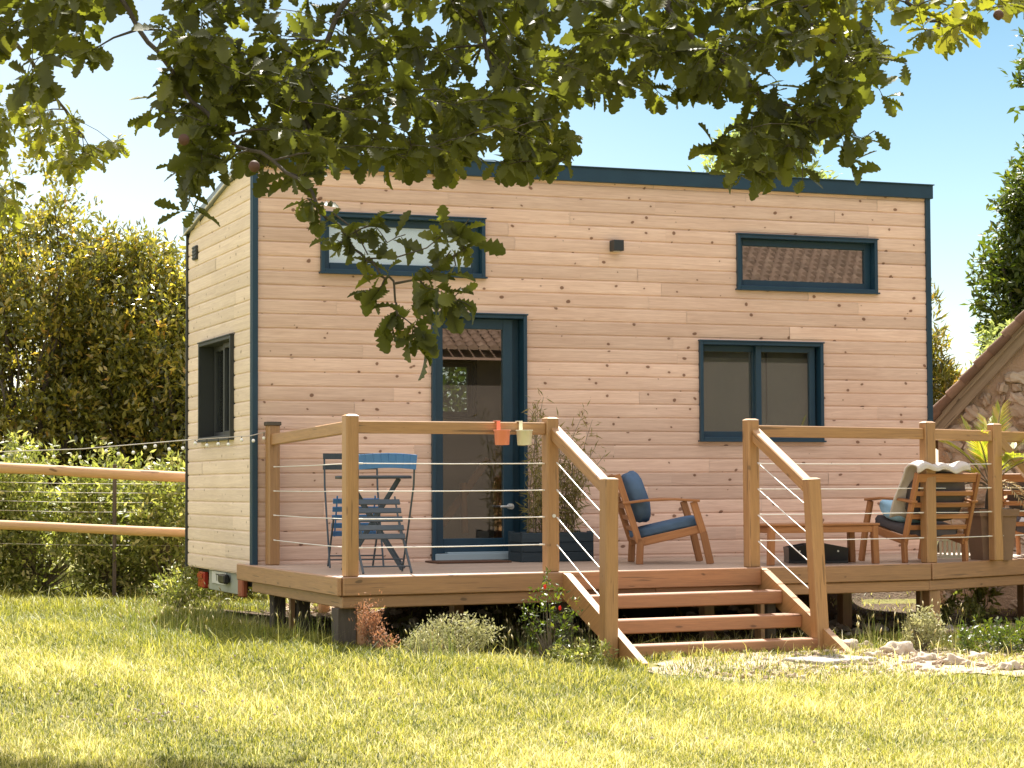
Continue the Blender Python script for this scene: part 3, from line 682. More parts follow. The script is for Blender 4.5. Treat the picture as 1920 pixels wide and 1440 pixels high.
def legp(P, wd=.1, top=ZD-.21, mat='beam', name='leg'):
    mb = MB(); g = float(ground(P[0], P[1])); mb.box((P[0], P[1], (top+g-.05)/2), (wd, wd, top-g+.05), None if name == 'x' else np.array([U, V_, [0, 0, 1]]).T); return mb.build(name, M[mat], deck)
P = dk(.055, .10); legp(P, .13, mat='oldpost'); legp(dk(.18, .1), .10, mat='beam')
for u, v in ((.36, 1.75), (1.75, .12), (.38, 2.35)): legp(dk(u, v), .1, mat='oldpost')
legp(dk(.28, 1.75), .04); legp(dk(.56, 2.35), .07)
for px in (1742, 1762): legp(dk(*dkuv(aty(px, 1150, -2.05))[:1], .09 if px < 1750 else .35), .1 if px < 1750 else .06)
for u, v in ((3.42, .12), (3.4, .9), (2.2, 1.1), (1.8, 2.1), (4.9, 1.2), (6.6, 1.), (7.6, 1.3)): legp(dk(u, v), .09)
# railing posts ------------------------------------------------
def upost(P0, ztop, w=.093, zbot=ZD, tilt=(0, 0), mat='post', cap=True, ang=AU):
    mb = MB(); P0 = np.array(P0); t = np.array([tilt[0], tilt[1], 0]); a = P0.copy(); a[2] = zbot; b = P0+t; b[2] = ztop
    d = (b-a)/np.linalg.norm(b-a); x = np.array([math.cos(ang), math.sin(ang), 0]); y = np.cross(d, x); y /= np.linalg.norm(y); x = np.cross(y, d); L = np.linalg.norm(b-a)
    mb.box((a+b)/2, (w, w, L), np.array([x, y, d]).T, .009)
    if cap:
        vs = [b+x*sx*w*.5*k+y*sy*w*.5*k+np.array([0, 0, h]) for k, h in ((1., -.004), (.55, .008)) for sx, sy in ((-1, -1), (1, -1), (1, 1), (-1, 1))]
        mb.add(vs, [[0, 1, 5, 4], [1, 2, 6, 5], [2, 3, 7, 6], [3, 0, 4, 7], [4, 5, 6, 7]], None)
    return mb.build('railing_post', M[mat], deck)
def onfront(px, dv=.06):       # u where the front line v=dv passes under pixel column px
    lo, hi = -1, 9
    for _ in range(50):
        m = (lo+hi)/2; q = dk(m, dv)-CAM; x = 960+FPX*(q @ RT2)/(q @ FW)
        if x < px: lo = m
        else: hi = m
    return dk(m, dv)
PA = aty(511, 1057, -.10)*1.; PA[2] = ZD; PA[0] = .155+.0
for _ in range(40):
    q = PA-CAM; PA[0] += (511-(960+FPX*(q @ RT2)/(q @ FW)))*.003
PBp = onfront(657, .07); PC = onfront(1033, .06); PE = onfront(1410, .06); PG = onfront(1742, .06)
PH = onfront(1868, .20)
upost(PA, 1.06); upost(PBp, 1.055); upost(PC, 1.05, .095); upost(PE, 1.055, .095); upost(PG, 1.05, .095); upost(PH, 1.045, .088)
mb = MB(); mb.box(PA+np.array([0, 0, 1.06-ZD+.008]), (.115, .115, .03), None, .004); mb.build('post_cap', M['oldpost'], deck)
RUN = .87
PD = PC-V_*RUN+U*.0; PFp = PE-V_*RUN
def prx(P): q = np.array(P)-CAM; return 960+FPX*(q @ RT2)/(q @ FW), 720-FPX*(q @ UP2)/(q @ FW)
PD = PD+U*((1140-prx((PD[0], PD[1], -.2))[0])/FPX*14.6); PFp = PFp+U*((1541-prx((PFp[0], PFp[1], -.57))[0])/FPX*15.2)
gD, gF = float(ground(*PD[:2]))-.02, float(ground(*PFp[:2]))-.02
upost(PD, .615, .10, gD, tilt=(.012, 0)); upost(PFp, .61, .098, gF, tilt=(-.065, 0))
def rail(a, b, za, zb, w=.045, h=.088, name='handrail', mat='post'):
    mb = MB(); a = np.array(a); b = np.array(b); a = np.array([a[0], a[1], za-h/2]); b = np.array([b[0], b[1], zb-h/2]); d = (b-a)/np.linalg.norm(b-a)
    mb.beam(a, b, w, h, bev=.007); return mb.build(name, M[mat], deck)
def between(a, b, m=.045):
    d = (b-a)/np.linalg.norm(b-a); return a+d*m, b-d*m
CZ = [.727, .537, .347, .152]
def cables(a, b, zs_a=CZ, zs_b=None, m=.045, r=.0040):
    zs_b = zs_b or zs_a
    for za, zb in zip(zs_a, zs_b):
        mb = MB(); p, q = between(a, b, m); p = np.array([p[0], p[1], za]); q = np.array([q[0], q[1], zb]); d = (q-p)/np.linalg.norm(q-p)
        mb.tube([p, p*.5+q*.5-np.array([0, 0, .003]), q], r, 6)
        for e, s in ((p, 1), (q, -1)): mb.tube([e-d*s*.008, e+d*s*.045], .0065, 6)
        mb.build('railing_cable', M['steel'], deck)
rail(*between(PA, PBp), .985, 1.02); cables(PA, PBp)
rail(*between(PBp, PC), 1.02, 1.02); cables(PBp, PC)
rail(*between(PE, PG), 1.015, 1.005); cables(PE, PG)
rail(*between(PG, PH), 1.0, .995); cables(PG, PH)
PI_ = dk(7.1, .85); upost(PI_, 1.05)
rail(*between(PH, PI_), .99, 1.0); cables(PH, PI_)
hx = PH+U2*.9; rail(*between(PH+np.array([0, 0, 0]), hx), .97, .45); upost(hx, .48, zbot=-.6)
PDt = PD+np.array([.012, 0, 0]); PFt = PFp+np.array([-.065, 0, 0])
rail(PC+U*.025, PDt+U*.0+V_*.04, 1.0, .60, .078, .085); rail(PE+U*.025, PFt+V_*.04, 1.0, .60, .078, .085)
SZ = [.735, .54, .345, .15]; SB = [.36, .165, -.03, -.225]
cables(PC+U*.03, PD+U*.0, SZ, SB, .04, .0046); cables(PE+U*.03, PFp-U*.0, SZ, SB, .04, .0042)
mb = MB(); p = PC+U*-.0-V_*.05; mb.tube([(p[0], p[1], .355), (p[0]-.001, p[1]-.012, .355)], .013, 10); mb.build('cable_end_cap', M['whitealu'], deck)
# stairs
RS = 1.16; su0 = dkuv(PC)[0]+.075; su1 = dkuv(PE)[0]+.035
for su in (su0, su1):
    mb = MB(); h = .16
    a0 = dk(su, .0); e = dk(su, -RS); ge = float(ground(e[0], e[1]))-.02
    pts = [(0.0, ZD+.005), (-.08, ZD+.005-.02), (-RS, ge+.035), (-RS, ge-.02), (-RS+.16, ge-.02), (0, ZD-.17)]
    off = [random.uniform(0, 40) for _ in range(3)]; vs = []; gs = []
    for k in (-.0275, .0275):
        for v, z in pts: vs.append(dk(su+k, v, z)); gs.append((math.hypot(v, z)+off[0], z*.86-v*.5*-1+off[1], k+off[2]))
    n = len(pts); mb.add(vs, [list(range(n)), list(range(n, 2*n))[::-1]]+[[i, i+n, (i+1) % n+n, (i+1) % n] for i in range(n)], gs)
    mb.build('stringer', M['post'], deck)
for k in range(1, 4):
    mb = MB(); v = -.255*k+.02; z = ZD-.158*k+.003
    wdn = .135
    mb.beam(dk(su0+.028, v-.02+wdn*.0, z-.047), dk(su1-.028, v-.02, z-.047), wdn*1.25, .096, bev=.007); mb.build('stair_tread', M['stair'], deck)
mb = MB(); mb.beam(dk(su0+.03, -.047, ZD-.0625), dk(su1-.03, -.047, ZD-.0625), .022, .128, bev=.004); mb.build('stair_riser', M['stair'], deck)
for u in (3.3,): 
    mb = MB(); P = dk(u-.05, -.25); g = -.66; mb.box((P[0], P[1], -.44), (.07, .05, .44)); mb.build('stair_support', M['oldpost'], deck)
# ================================================================== furniture on the deck
CR = math.atan2(RT[1], RT[0])     # heading of the image's right-hand direction
def floor_pt(px, D, z=ZD):        # deck point under pixel column px at depth D
    d = ray(px, 912); p = CAM+d*D; p[2] = z; return p
def armchair(name, label, loc, rz, group, cush, pillow_h=.71):
    """faces local +x; width along y"""
    t = thing(name, label, 'armchair', tuple(loc), rz, group); HWd = .30
    for s in (-1, 1):
        y = s*HWd
        mb = MB(); mb.beam((0, y, 0), (.01, y, .20), .03, .055, (1, 0, 0)); mb.build('leg', M['furn'], t, True)
        mb = MB(); mb.beam((.555, y, 0), (.50, y, .25), .03, .058, (1, 0, 0)); mb.beam((.50, y, .245), (.425, y, .485), .03, .056, (1, 0, 0)); mb.build('leg', M['furn'], t, True)
        mb = MB(); mb.beam((.0, y, .17), (-.17, y, .70), .03, .05, (1, 0, 0)); mb.build('back_post', M['furn'], t, True)
        mb = MB(); pts = [(-.13, .475), (.05, .497), (.28, .505), (.47, .492)]
        for a, b in zip(pts, pts[1:]): mb.beam((a[0], y, a[1]), (b[0]+.004, y, b[1]), .062, .02)
        mb.build('armrest', M['furn'], t, True)
        mb = MB(); mb.beam((-.01, y*.93, .165), (.49, y*.93, .275), .022, .065); mb.build('seat_rail', M['furn'], t, True)
    mb = MB(); mb.beam((.485, -HWd, .27), (.485, HWd, .27), .022, .06); mb.build('front_rail', M['furn'], t, True)
    for k in range(6):
        f = (.06, .20, .36, .53, .70, .93)[k]; mb = MB(); h = .038 if k < 5 else .07
        mb.beam((0-.17*f, -HWd+.015, .17+.53*f), (0-.17*f, HWd-.015, .17+.53*f), .02, h, (-.3, 0, 1)); mb.build('back_slat', M['furn'], t, True)
    mb = MB(); A = math.atan2(.11, .5); R3 = np.array(Matrix.Rotation(-A, 3, 'Y'))
    mb.blob((.235, 0, .285), (.27, .265, .042), 3, R3, .02, 3, p=7); mb.build('seat_cushion', M[cush], t, True)
    mb = MB(); B = R_(17); R3 = np.array(Matrix.Rotation(-B, 3, 'Y'))
    mb.blob((.005, 0, (.33+pillow_h)/2), (.085, .27, (pillow_h-.30)/2), 5, R3, .05, 3, p=3.2); mb.build('back_cushion', M[cush], t, True)
    return t
A1 = floor_pt(1190, 17.0)
armchair('armchair', 'wooden armchair with blue cushions beside the house wall right of the door', A1, CR+R_(3), 'garden armchairs on the deck', 'bluecush')
A2 = floor_pt(1752, 16.78)
fx = floor_pt(1752, 16.9)
az2 = math.pi/2-YAW+R_(28)
c2 = armchair('armchair', 'slat-backed wooden armchair with charcoal cushion seen from behind, beside the coffee table', fx, az2, 'garden armchairs on the deck', 'greycush')
A3 = floor_pt(1950, 18.0)
armchair('armchair', 'wooden armchair mostly hidden behind the rightmost railing post', A3, math.pi/2-YAW-R_(25), 'garden armchairs on the deck', 'greycush')
# throw over the chair back
def drape(name, label, cat_, mat, fn, nu, nv, th=.012):
    V = []; 
    for i in range(nu+1):
        for j in range(nv+1): V.append(fn(i/nu, j/nv))
    V = np.array(V); F = [(i*(nv+1)+j, (i+1)*(nv+1)+j, (i+1)*(nv+1)+j+1, i*(nv+1)+j+1) for i in range(nu) for j in range(nv)]
    o = npmesh(name, V, np.array(F), np.full(len(V), .5), M[mat], smooth=True); md = o.modifiers.new('thick', 'SOLIDIFY'); md.thickness = th; md.offset = 0
    return tag(o, label, cat_)
Rz2 = np.array(Matrix.Rotation(az2, 3, 'Z'))
def thr(u, v):
    y = -.17+u*.52; s = v*1.0   # path: front hang -> over top -> back hang
    if s < .62: x = .115-.30*(s/.62)*.62; z = .36+(s/.62)*.40
    elif s < .78: x = -.09-.13*(s-.62)/.16; z = .76+.012*math.sin((s-.62)/.16*math.pi)
    else: x = -.235-.0*s; z = .755-(s-.78)*.18
    z += .012*math.sin(u*17)+.01*math.sin(u*7+s*3); x += .008*math.sin(u*21+s*4)
    return Rz2 @ np.array([x, y+.01*math.sin(s*9), z])+fx
drape('throw_blanket', 'pale fringed throw draped over the back of the charcoal-cushioned armchair', 'throw', 'throw', thr, 26, 22)
mb = MB(); c = Rz2 @ np.array([.27, .12, .40])+fx; R3 = Rz2 @ np.array(Matrix.Rotation(R_(62), 3, 'Y')) @ np.array(Matrix.Rotation(.3, 3, 'X'))
mb.blob(c, (.055, .17, .15), 8, R3, .04, 3, p=3); tag(mb.build('pillow', M['sky_pillow']), 'sky-blue pillow lying on the seat of the charcoal-cushioned armchair', 'pillow')
# coffee table
tl = floor_pt(1440, 16.3); tr = floor_pt(1650, 16.62); tc = (tl+tr)/2; th = math.atan2(tr[1]-tl[1], tr[0]-tl[0]); tw = np.linalg.norm(tr-tl)
tb = thing('coffee_table', 'low wooden coffee table in front of the right-hand armchairs', 'coffee table', tuple(tc+np.array([-math.sin(th), math.cos(th), 0])*.22), th)
mb = MB()
for k in range(6): mb.box((0, -.22+.037+k*.0735, .306), (tw, .068, .018), None, .004)
mb.build('tabletop', M['furn'], tb, True)
mb = MB()
for s in (-1, 1): mb.box((0, s*.195, .27), (tw-.10, .02, .05)); mb.box((s*(tw/2-.04), 0, .27), (.02, .34, .05))
mb.build('apron', M['furn'], tb, True)
for sx in (-1, 1):
    for sy in (-1, 1): mb = MB(); mb.beam((sx*(tw/2-.03), sy*.19, 0), (sx*(tw/2-.04), sy*.19, .296), .05, .05); mb.build('leg', M['furn'], tb, True)
# black storage tray under the table
bc = floor_pt(1528, 16.95); bb = thing('storage_tray', 'black plastic tray with raised sides standing under the coffee table', 'tray', tuple(bc), CR)
mb = MB(); hw = .225
for s in (-1, 1):
    vs = [(-hw, s*.15, .0), (hw, s*.15, 0), (hw+.01, s*.17, .12), (hw*.35, s*.175, .15), (-hw*.35, s*.175, .15), (-hw-.01, s*.17, .12)]
    v2 = [(x, y-s*.012, z) for x, y, z in vs]; mb.add(vs+v2, [list(range(6)), list(range(6, 12))[::-1]]+[[i, (i+1) % 6, (i+1) % 6+6, i+6] for i in range(6)])
for s in (-1, 1): mb.box((s*hw, 0, .06), (.014, .31, .118))
mb.box((0, 0, .01), (.45, .31, .02)); mb.build('body', M['black'], bb, True)
mb = MB()
for s in (-1, 1): mb.tube([(s*.15, -.178, .095), (s*.15, -.185, .095)], .008, 8)
mb.build('rivet', M['whitealu'], bb, True)
# white slatted crate behind the chair
cc = floor_pt(1783, 17.6); ct = thing('slatted_crate', 'small white slatted crate on the deck behind the right armchair', 'crate', tuple(cc), CR+.2)
mb = MB()
for k in range(6): mb.box((-.10+k*.04, -.09, .09), (.02, .008, .15)); mb.box((-.10+k*.04, .09, .09), (.02, .008, .15))
for z in (.02, .16): mb.box((0, -.096, z), (.25, .006, .02)); mb.box((0, .096, z), (.25, .006, .02)); mb.box((-.12, 0, z), (.01, .19, .02)); mb.box((.12, 0, z), (.01, .19, .02))
mb.build('frame', M['cream'], ct, True)
# bistro set ----------------------------------------------------
def folding_chair(label, loc, rz, mcol, mback, seatm, curved, backz, tilt):
    """faces local +x, half folded: seat panel hangs steeply"""
    t = thing('folding_chair', label, 'folding chair', tuple(loc), rz, 'folding bistro chairs')
    hw = .205
    for s in (-1, 1):
        mb = MB(); mb.tube([(-.20, s*hw, .84), (-.17, s*hw, .62), (-.03, s*hw, .34), (.15, s*hw, .0)], .0075, 8); mb.build('rod_leg', M['slate'], t, True)
        mb = MB(); mb.beam((.14, s*(hw-.03), .38), (-.22, s*(hw-.03), .0), .012, .026, (1, 0, 1)); mb.build('leg', M[mcol], t, True)
    mb = MB(); mb.tube([(.11, -hw, .09), (.11, hw, .09)], .006, 6); mb.tube([(-.18, -hw+.03, .05), (-.18, hw-.03, .05)], .006, 6); mb.build('crossbar', M['slate'], t, True)
    for z, h in backz:
        mb = MB(); n = 8
        for i in range(n):
            y0 = -hw-.01+(2*hw+.02)*i/n; y1 = -hw-.01+(2*hw+.02)*(i+1)/n
            f = lambda y: -.205-(z-.84)*-.12-(curved*(1-(y/hw)**2)); g = lambda y: z+(.012 if curved else 0)*(1-(y/hw)**2)
            mb.beam((f(y0), y0, g(y0)), (f(y1), y1, g(y1)), .010, h, (0, 0, 1), .002)
        mb.build('back_slat', M[mback], t, True)
    mb = MB(); ca, sa = math.cos(tilt), math.sin(tilt)
    for k in range(5):
        q = -.15+k*.072; mb.beam((.03+q*ca, -hw+.03, .385+q*sa), (.03+q*ca, hw-.03, .385+q*sa), .042, .012, (-sa, 0, ca), .002)
    for s in (-1, 1): mb.beam((.03-.17*ca, s*(hw-.06), .38-.17*sa), (.03+.19*ca, s*(hw-.06), .38+.19*sa), .012, .012)
    mb.build('seat', M[seatm], t, True)
    return t
folding_chair('folding bistro chair with blue curved backrest and dark slatted seat, nearer the railing', floor_pt(712, 15.35), math.pi/2-YAW+R_(18), 'slate', 'blue', 'slate', .03, [(.785, .105)], R_(58))
folding_chair('folding bistro chair with two slate back slats and blue seat, left of the bistro table', floor_pt(664, 16.45), -math.pi/2-YAW+R_(12), 'slate', 'slate', 'blue', .0, [(.85, .045), (.765, .038)], R_(60))
tp = floor_pt(700, 15.95); bt = thing('bistro_table', 'round slate bistro table with crossed folding legs between the two folding chairs', 'bistro table', tuple(tp), CR)
mb = MB(); mb.lathe((0, 0, 0), [(0, .695), (.272, .695), (.285, .692), (.285, .672), (.275, .672), (.27, .685), (0, .685)], 32); mb.build('tabletop', M['slate'], bt, True)
for s in (-1, 1):
    for q in (-1, 1):
        mb = MB(); mb.beam((q*.22, s*.16, 0), (-q*.19, s*.13, .67), .010, .024, (1, 0, 0)); mb.build('leg', M['slate'], bt, True)
mb = MB(); mb.tube([(-.21, -.15, .05), (-.21, .15, .05)], .006, 6); mb.tube([(.21, -.15, .05), (.21, .15, .05)], .006, 6); mb.build('crossbar', M['slate'], bt, True)
# hanging pots ---------------------------------------------------
for px, m, l in ((942.5, 'coral', 'coral enamel pot hooked over the handrail left of the cream one'), (984.5, 'cream', 'cream enamel pot hooked over the handrail beside the stair post')):
    lo, hi = 0, 4
    P = onfront(px, .06-.045-.06); t = thing('hanging_pot', l, 'pot', (P[0], P[1], .855), AU, 'enamel pots hooked on the rail')
    mb = MB(); mb.lathe((0, 0, 0), [(.0, .0), (.046, .0), (.050, .004), (.0555, .098), (.0605, .100), (.0605, .106), (.054, .106), (.048, .01), (0, .008)], 28); mb.build('cup', M[m], t, True)
    mb = MB(); mb.box((0, .058, .125), (.028, .004, .085), None, .0015); mb.box((0, .088, .170), (.028, .062, .004), None, .0015); mb.box((0, .117, .15), (.028, .004, .04), None, .0015); mb.build('hook', M[m], t, True)
# doormat
mb = MB(); mc = (dk(1.92, 2.2)); mb.box((mc[0], -.32, ZD+.009), (.62, .34, .014), None, .004); tag(mb.build('doormat', M['mat']), 'thin brown doormat on the deck at the foot of the glazed door', 'doormat')
# bamboo planter
pl0 = floor_pt(997, 16.95); pl1 = floor_pt(1135, 17.35); pc = (pl0+pl1)/2; pth = math.atan2((pl1-pl0)[1], (pl1-pl0)[0])*.6; pc[1] = -.32; pw = .62
bp = thing('planter_box', 'slate-blue wooden planter box beside the door', 'planter', tuple(pc), 0)
mb = MB()
for k in range(3):
    z = .04+k*.078
    for s in (-1, 1): mb.box((0, s*.155, z), (pw, .02, .075)); mb.box((s*(pw/2-.01), 0, z), (.02, .288, .075))
for sx in (-1, 1):
    for sy in (-1, 1): mb.box((sx*(pw/2-.02), sy*.135, .12), (.045, .045, .25))
mb.build('box', M['planter'], bp, True); mb = MB(); mb.box((0, 0, .2), (pw-.04, .28, .02)); mb.build('soil', M['soil'], bp, True)
bamb = thing('bamboo_plant', 'feathery dry-tipped bamboo growing in the slate-blue planter', 'bamboo', (pc[0], pc[1], ZD+.21))
mb = MB(); parts = []; rg = random.Random(5); TT = []
for k in range(26):
    b = np.array([pc[0]+rg.uniform(-.24, .22), pc[1]+rg.uniform(-.08, .08), ZD+.2]); h = rg.uniform(.45, 1.18); ln = np.array([rg.uniform(-.12, .30), rg.uniform(-.22, .08), 0])
    pts = [b+ln*(q**2)+np.array([0, 0, h*q]) for q in np.linspace(0, 1, 7)]; mb.tube(pts, [.004, .004, .0035, .003, .0025, .002, .0012], 5, cap=False)
    for q in np.linspace(.12, 1, int(10+h*22)):
        i = min(5, int(q*6)); p = pts[i]+(pts[i+1]-pts[i])*(q*6-i)
        for _ in range(4 if q < .75 or rg.random() < .5 else 2): TT.append((p, q))
mb.build('stems', M['stalk'], bamb)
P = np.array([p for p, q in TT]); n = len(P); ax = nrm(RNG.normal(size=(n, 3))+np.array([0, 0, .1]))
P = P+ax*RNG.uniform(0, .06, n)[:, None]
v = scatter(SLIM[0], SLIM[1], P, frames(ax, rdir(n, 1)), RNG.uniform(.05, .10, n)[:, None]*np.array([1, .75, 1]), np.clip(RNG.uniform(0, 1, n)*.7+np.array([q for p, q in TT])*.35, 0, 1))
npmesh('foliage', v[0], v[1], v[2], M['bamboo'], bamb, v[3])
# palm in a clay box ----------------------------------------------
pp = floor_pt(1857, 17.4); pt = thing('plant_pot', 'square brown clay pot holding the palm at the right end of the deck', 'pot', tuple(pp), CR+.2)
mb = MB(); hw = .15
for a, b, z0, z1 in ((.125, .155, 0, .36), (.17, .172, .355, .41)):
    vs = [(sx*k, sy*k, z) for k, z in ((a, z0), (b, z1)) for sx, sy in ((-1, -1), (1, -1), (1, 1), (-1, 1))]
    mb.add(vs, [[3, 2, 1, 0], [0, 1, 5, 4], [1, 2, 6, 5], [2, 3, 7, 6], [3, 0, 4, 7], [4, 5, 6, 7]])
mb.build('body', M['terracotta'], pt, True); mb = MB(); mb.box((0, 0, .408), (.28, .28, .02)); mb.build('soil', M['soil'], pt, True)
def fronds(name, base, specs, mat, parent, nl=26, ll=.20):
    for sp in specs: frond1(name, base, [sp], mat, parent, nl, ll)
def frond1(name, base, specs, mat, parent, nl, ll):
    mb = MB(); PP = []; AX = []; NR = []; SCL = []
    for (az, el, L, droop) in specs:
        d = np.array([math.cos(az)*math.cos(el), math.sin(az)*math.cos(el), math.sin(el)]); pts = [np.array(base)+d*L*q+np.array([0, 0, -droop*L*q*q]) for q in np.linspace(0, 1, 8)]
        mb.tube(pts, [.007, .006, .005, .0045, .004, .003, .002, .001], 5, cap=False)
        side = nrm(np.cross(d, [0, 0, 1.]))
        for q in np.linspace(.22, 1, nl):
            i = min(6, int(q*7)); p = pts[i]+(pts[i+1]-pts[i])*(q*7-i); tg = nrm(pts[i+1]-pts[i])
            for s in (-1, 1):
                a = nrm(tg*.75+side*s*(1.05-q*.6)+np.array([0, 0, .25])); PP.append(p); AX.append(a); NR.append(np.cross(a, tg)*s+np.array([0, 0, .3])); SCL.append(ll*(1-.5*abs(q-.5))*random.uniform(.8, 1.1))
    mb.build('rachis', M['stalk'], parent)
    PP, AX, NR = map(np.array, (PP, AX, NR)); n = len(PP)
    v = scatter(SLIM[0], SLIM[1], PP, frames(AX, NR), np.array(SCL)[:, None]*np.array([1, .62, 1]), RNG.uniform(0, 1, n)); npmesh(name, v[0], v[1], v[2], M[mat], parent, v[3])
palm = thing('palm', 'small potted palm with yellow-green fronds above the clay pot', 'palm', tuple(pp+np.array([0, 0, .41])))
b0 = pp+np.array([0, 0, .50]); mb = MB(); mb.tube([pp+np.array([0, 0, .40]), b0, b0+np.array([.01, 0, .12])], [.05, .045, .03], 9); mb.build('trunk', M['bark'], palm)
ac = CR
fronds('frond_leaflets', b0+np.array([0, 0, .10]), [(ac+2.9, 1.0, .72, .35), (ac+2.5, 1.25, .7, .25), (ac+.3, 1.05, .75, .35), (ac-.2, .8, .7, .4), (ac+1.4, 1.2, .8, .3), (ac+4.2, 1.1, .7, .35), (ac+3.5, .7, .6, .5), (ac+.8, 1.35, .78, .2), (ac+5.2, .9, .66, .45)], 'palm', palm)
fronds('dried_frond', b0+np.array([0, 0, .08]), [(ac+3.1, .75, .55, 1.1), (ac+.05, .7, .5, 1.1), (ac+3.6, .4, .45, 1.0), (ac+5.5, .5, .5, 1.2), (ac+2.6, .6, .6, 1.0)], 'dryfrond', palm, 18, .13)
# ================================================================== string lights
sl_ = thing('string_lights', 'string of small frosted bulbs running left from the corner railing post', 'string lights', tuple(at(-160, 1100, 16.6)))
key = [(-170, 858, 16.6), (0, 847, 16.6), (150, 842, 16.6), (340, 826, 16.7), (470, 817, 16.85), (510, 807, 17.0)]
kp = [at(*k) for k in key]; pts = []
for i in range(len(kp)-1):
    for q in np.linspace(0, 1, 6)[:-1]: pts.append(kp[i]*(1-q)+kp[i+1]*q)
pts.append(kp[-1]); e = kp[-1]; pts += [e+np.array([.02, -.03, -.03])]
mb = MB(); mb.tube(pts, .004, 6); mb.build('cable', M['cable'], sl_)
mb = MB(); mb.tube([pts[-1], pts[-1]+U*.05+np.array([0, 0, -.05]), pts[-1]+U*.10+np.array([0, 0, -.03])], .004, 6); mb.box(pts[-1]+np.array([0, -.01, -.01]), (.03, .03, .07), None, .008); mb.build('bracket', M['whitealu'], sl_)
def cab_at(px):
    best = min(pts, key=lambda p: abs(prx(p)[0]-px)); return best
xs_ = [101, 47, 6, 150, 199, 222, 250, 272, 291, 317, 343, 366, 388, 409, 428, 453, 475, 495]
for px in xs_:
    fr = px; j = max(i for i in range(len(pts)-2) if prx(pts[i])[0] <= px+1e-6); a, b = pts[j], pts[j+1]; xa, xb = prx(a)[0], prx(b)[0]; c = a+(b-a)*((px-xa)/(xb-xa))
    dz = random.uniform(.012, .05); mb = MB(); mb.tube([c, c-np.array([0, 0, dz])], .0035, 5); sk_ = mb.build('socket', M['darkgrey'], sl_)
    mb = MB(); mb.blob(c-np.array([0, 0, dz+.014]), (.0135, .0135, .0145), 1, None, 0, 3); mb.build('bulb', M['bulb'], sl_)
mb = MB(); q = at(-170, 858, 16.6); g = float(ground(q[0], q[1])); mb.tube([(q[0], q[1], g-.1), (q[0], q[1], q[2]+.08)], [.05, .045], 10); tag(mb.build('wooden_pole', M['lograil']), 'round wooden pole carrying the far end of the string lights', 'pole')
# ================================================================== fence left of the house
fn = thing('log_fence', 'two-rail round log fence between the lawn and the hedge', 'fence', tuple(at(-130, 1100, 20)))
for (y0, y1), r in (((877, 895), .049), ((984, 999), .043)):
    mb = MB(); a = at(0, y0, 20); b = at(350, y1, 20); d = b-a; pts_ = [a+d*q+np.array([0, 0, -.0+.003*math.sin(q*7)]) for q in np.linspace(-1.2, 1.9, 12)]
    mb.tube(pts_, [r*(1+.05*math.sin(k*2.1)) for k in range(12)], 12); mb.build('rail', M['lograil'], fn)
for q in (-1.1, -.38, 1.75):
    a = at(0, 877, 20); b = at(350, 895, 20); p = a+(b-a)*q+np.array([.0, .09, 0]); g = float(ground(p[0], p[1])); mb = MB(); mb.tube([(p[0], p[1], g-.1), (p[0], p[1], p[2]+.13), (p[0], p[1], p[2]+.16)], [.055, .05, .02], 10); mb.build('fence_post', M['lograil'], fn)
wf = thing('wire_fence', 'thin wire fence on dark metal posts in front of the brambles', 'fence', tuple(at(215, 1095, 21)))
for y in (905, 922, 940, 958, 1020):
    mb = MB(); a = at(-300, y-8, 21); b = at(560, y+4, 21); mb.tube([a, (a+b)/2-np.array([0, 0, .02]), b], .0022, 4, cap=False); mb.build('wire', M['cable'], wf)
for px in (-220, 215, 600):
    p = at(px, 900, 21); g = float(ground(p[0], p[1])); mb = MB(); mb.box((p[0], p[1], (g+.75)/2), (.035, .035, .75-g+.1)); mb.build('fence_post', M['oldpost'], wf)
# ================================================================== stone barn on the right
BD = 20.3
Ea = at(1745, 795, BD); Eb = at(1920, 605, BD); bx = nrm(RT*.94-np.array([FW[0], FW[1], 0])*.34)  # wall runs right and slightly away
def onbarn(px, py):   # intersect pixel ray with the gable plane
    n = np.cross(bx, [0, 0, 1.]); d = ray(px, py); return CAM+d*(((Ea-CAM) @ n)/(d @ n))
Ea = onbarn(1745, 795); Eb = onbarn(1920, 605)
def bs(P): return float((P-Ea) @ bx)
slope = (Eb[2]-Ea[2])/bs(Eb); half = 3.4; bn = np.cross(bx, [0, 0, 1.]); bn = -bn if bn @ FW < 0 else bn     # bn points away from camera
def bp_(s, d, z): q = Ea+bx*s+bn*d; return np.array([q[0], q[1], z])
barn = thing('stone_barn', 'old rubble-stone barn with a clay-tiled gable roof at the right edge', 'barn', tuple(bp_(half, 3, -.62)))
x0 = .05
zt = lambda s: Ea[2]-.16+slope*(s if s < half else 2*half-s)
gz = -.8
vs = [bp_(x0, .12, gz), bp_(2*half-x0, .12, gz), bp_(2*half-x0, .12, zt(2*half-x0)), bp_(half, .12, zt(half)), bp_(x0, .12, zt(x0))]
vb = [v+bn*7 for v in vs]
mb = MB(); mb.add(vs+vb, [[0, 1, 2, 3, 4], [9, 8, 7, 6, 5], [0, 4, 9, 5], [1, 6, 7, 2]]); mb.build('wall', M['mortar'], barn)
mb = MB(); rg = random.Random(3)
s = x0+.06; rows = 0; z = -.72
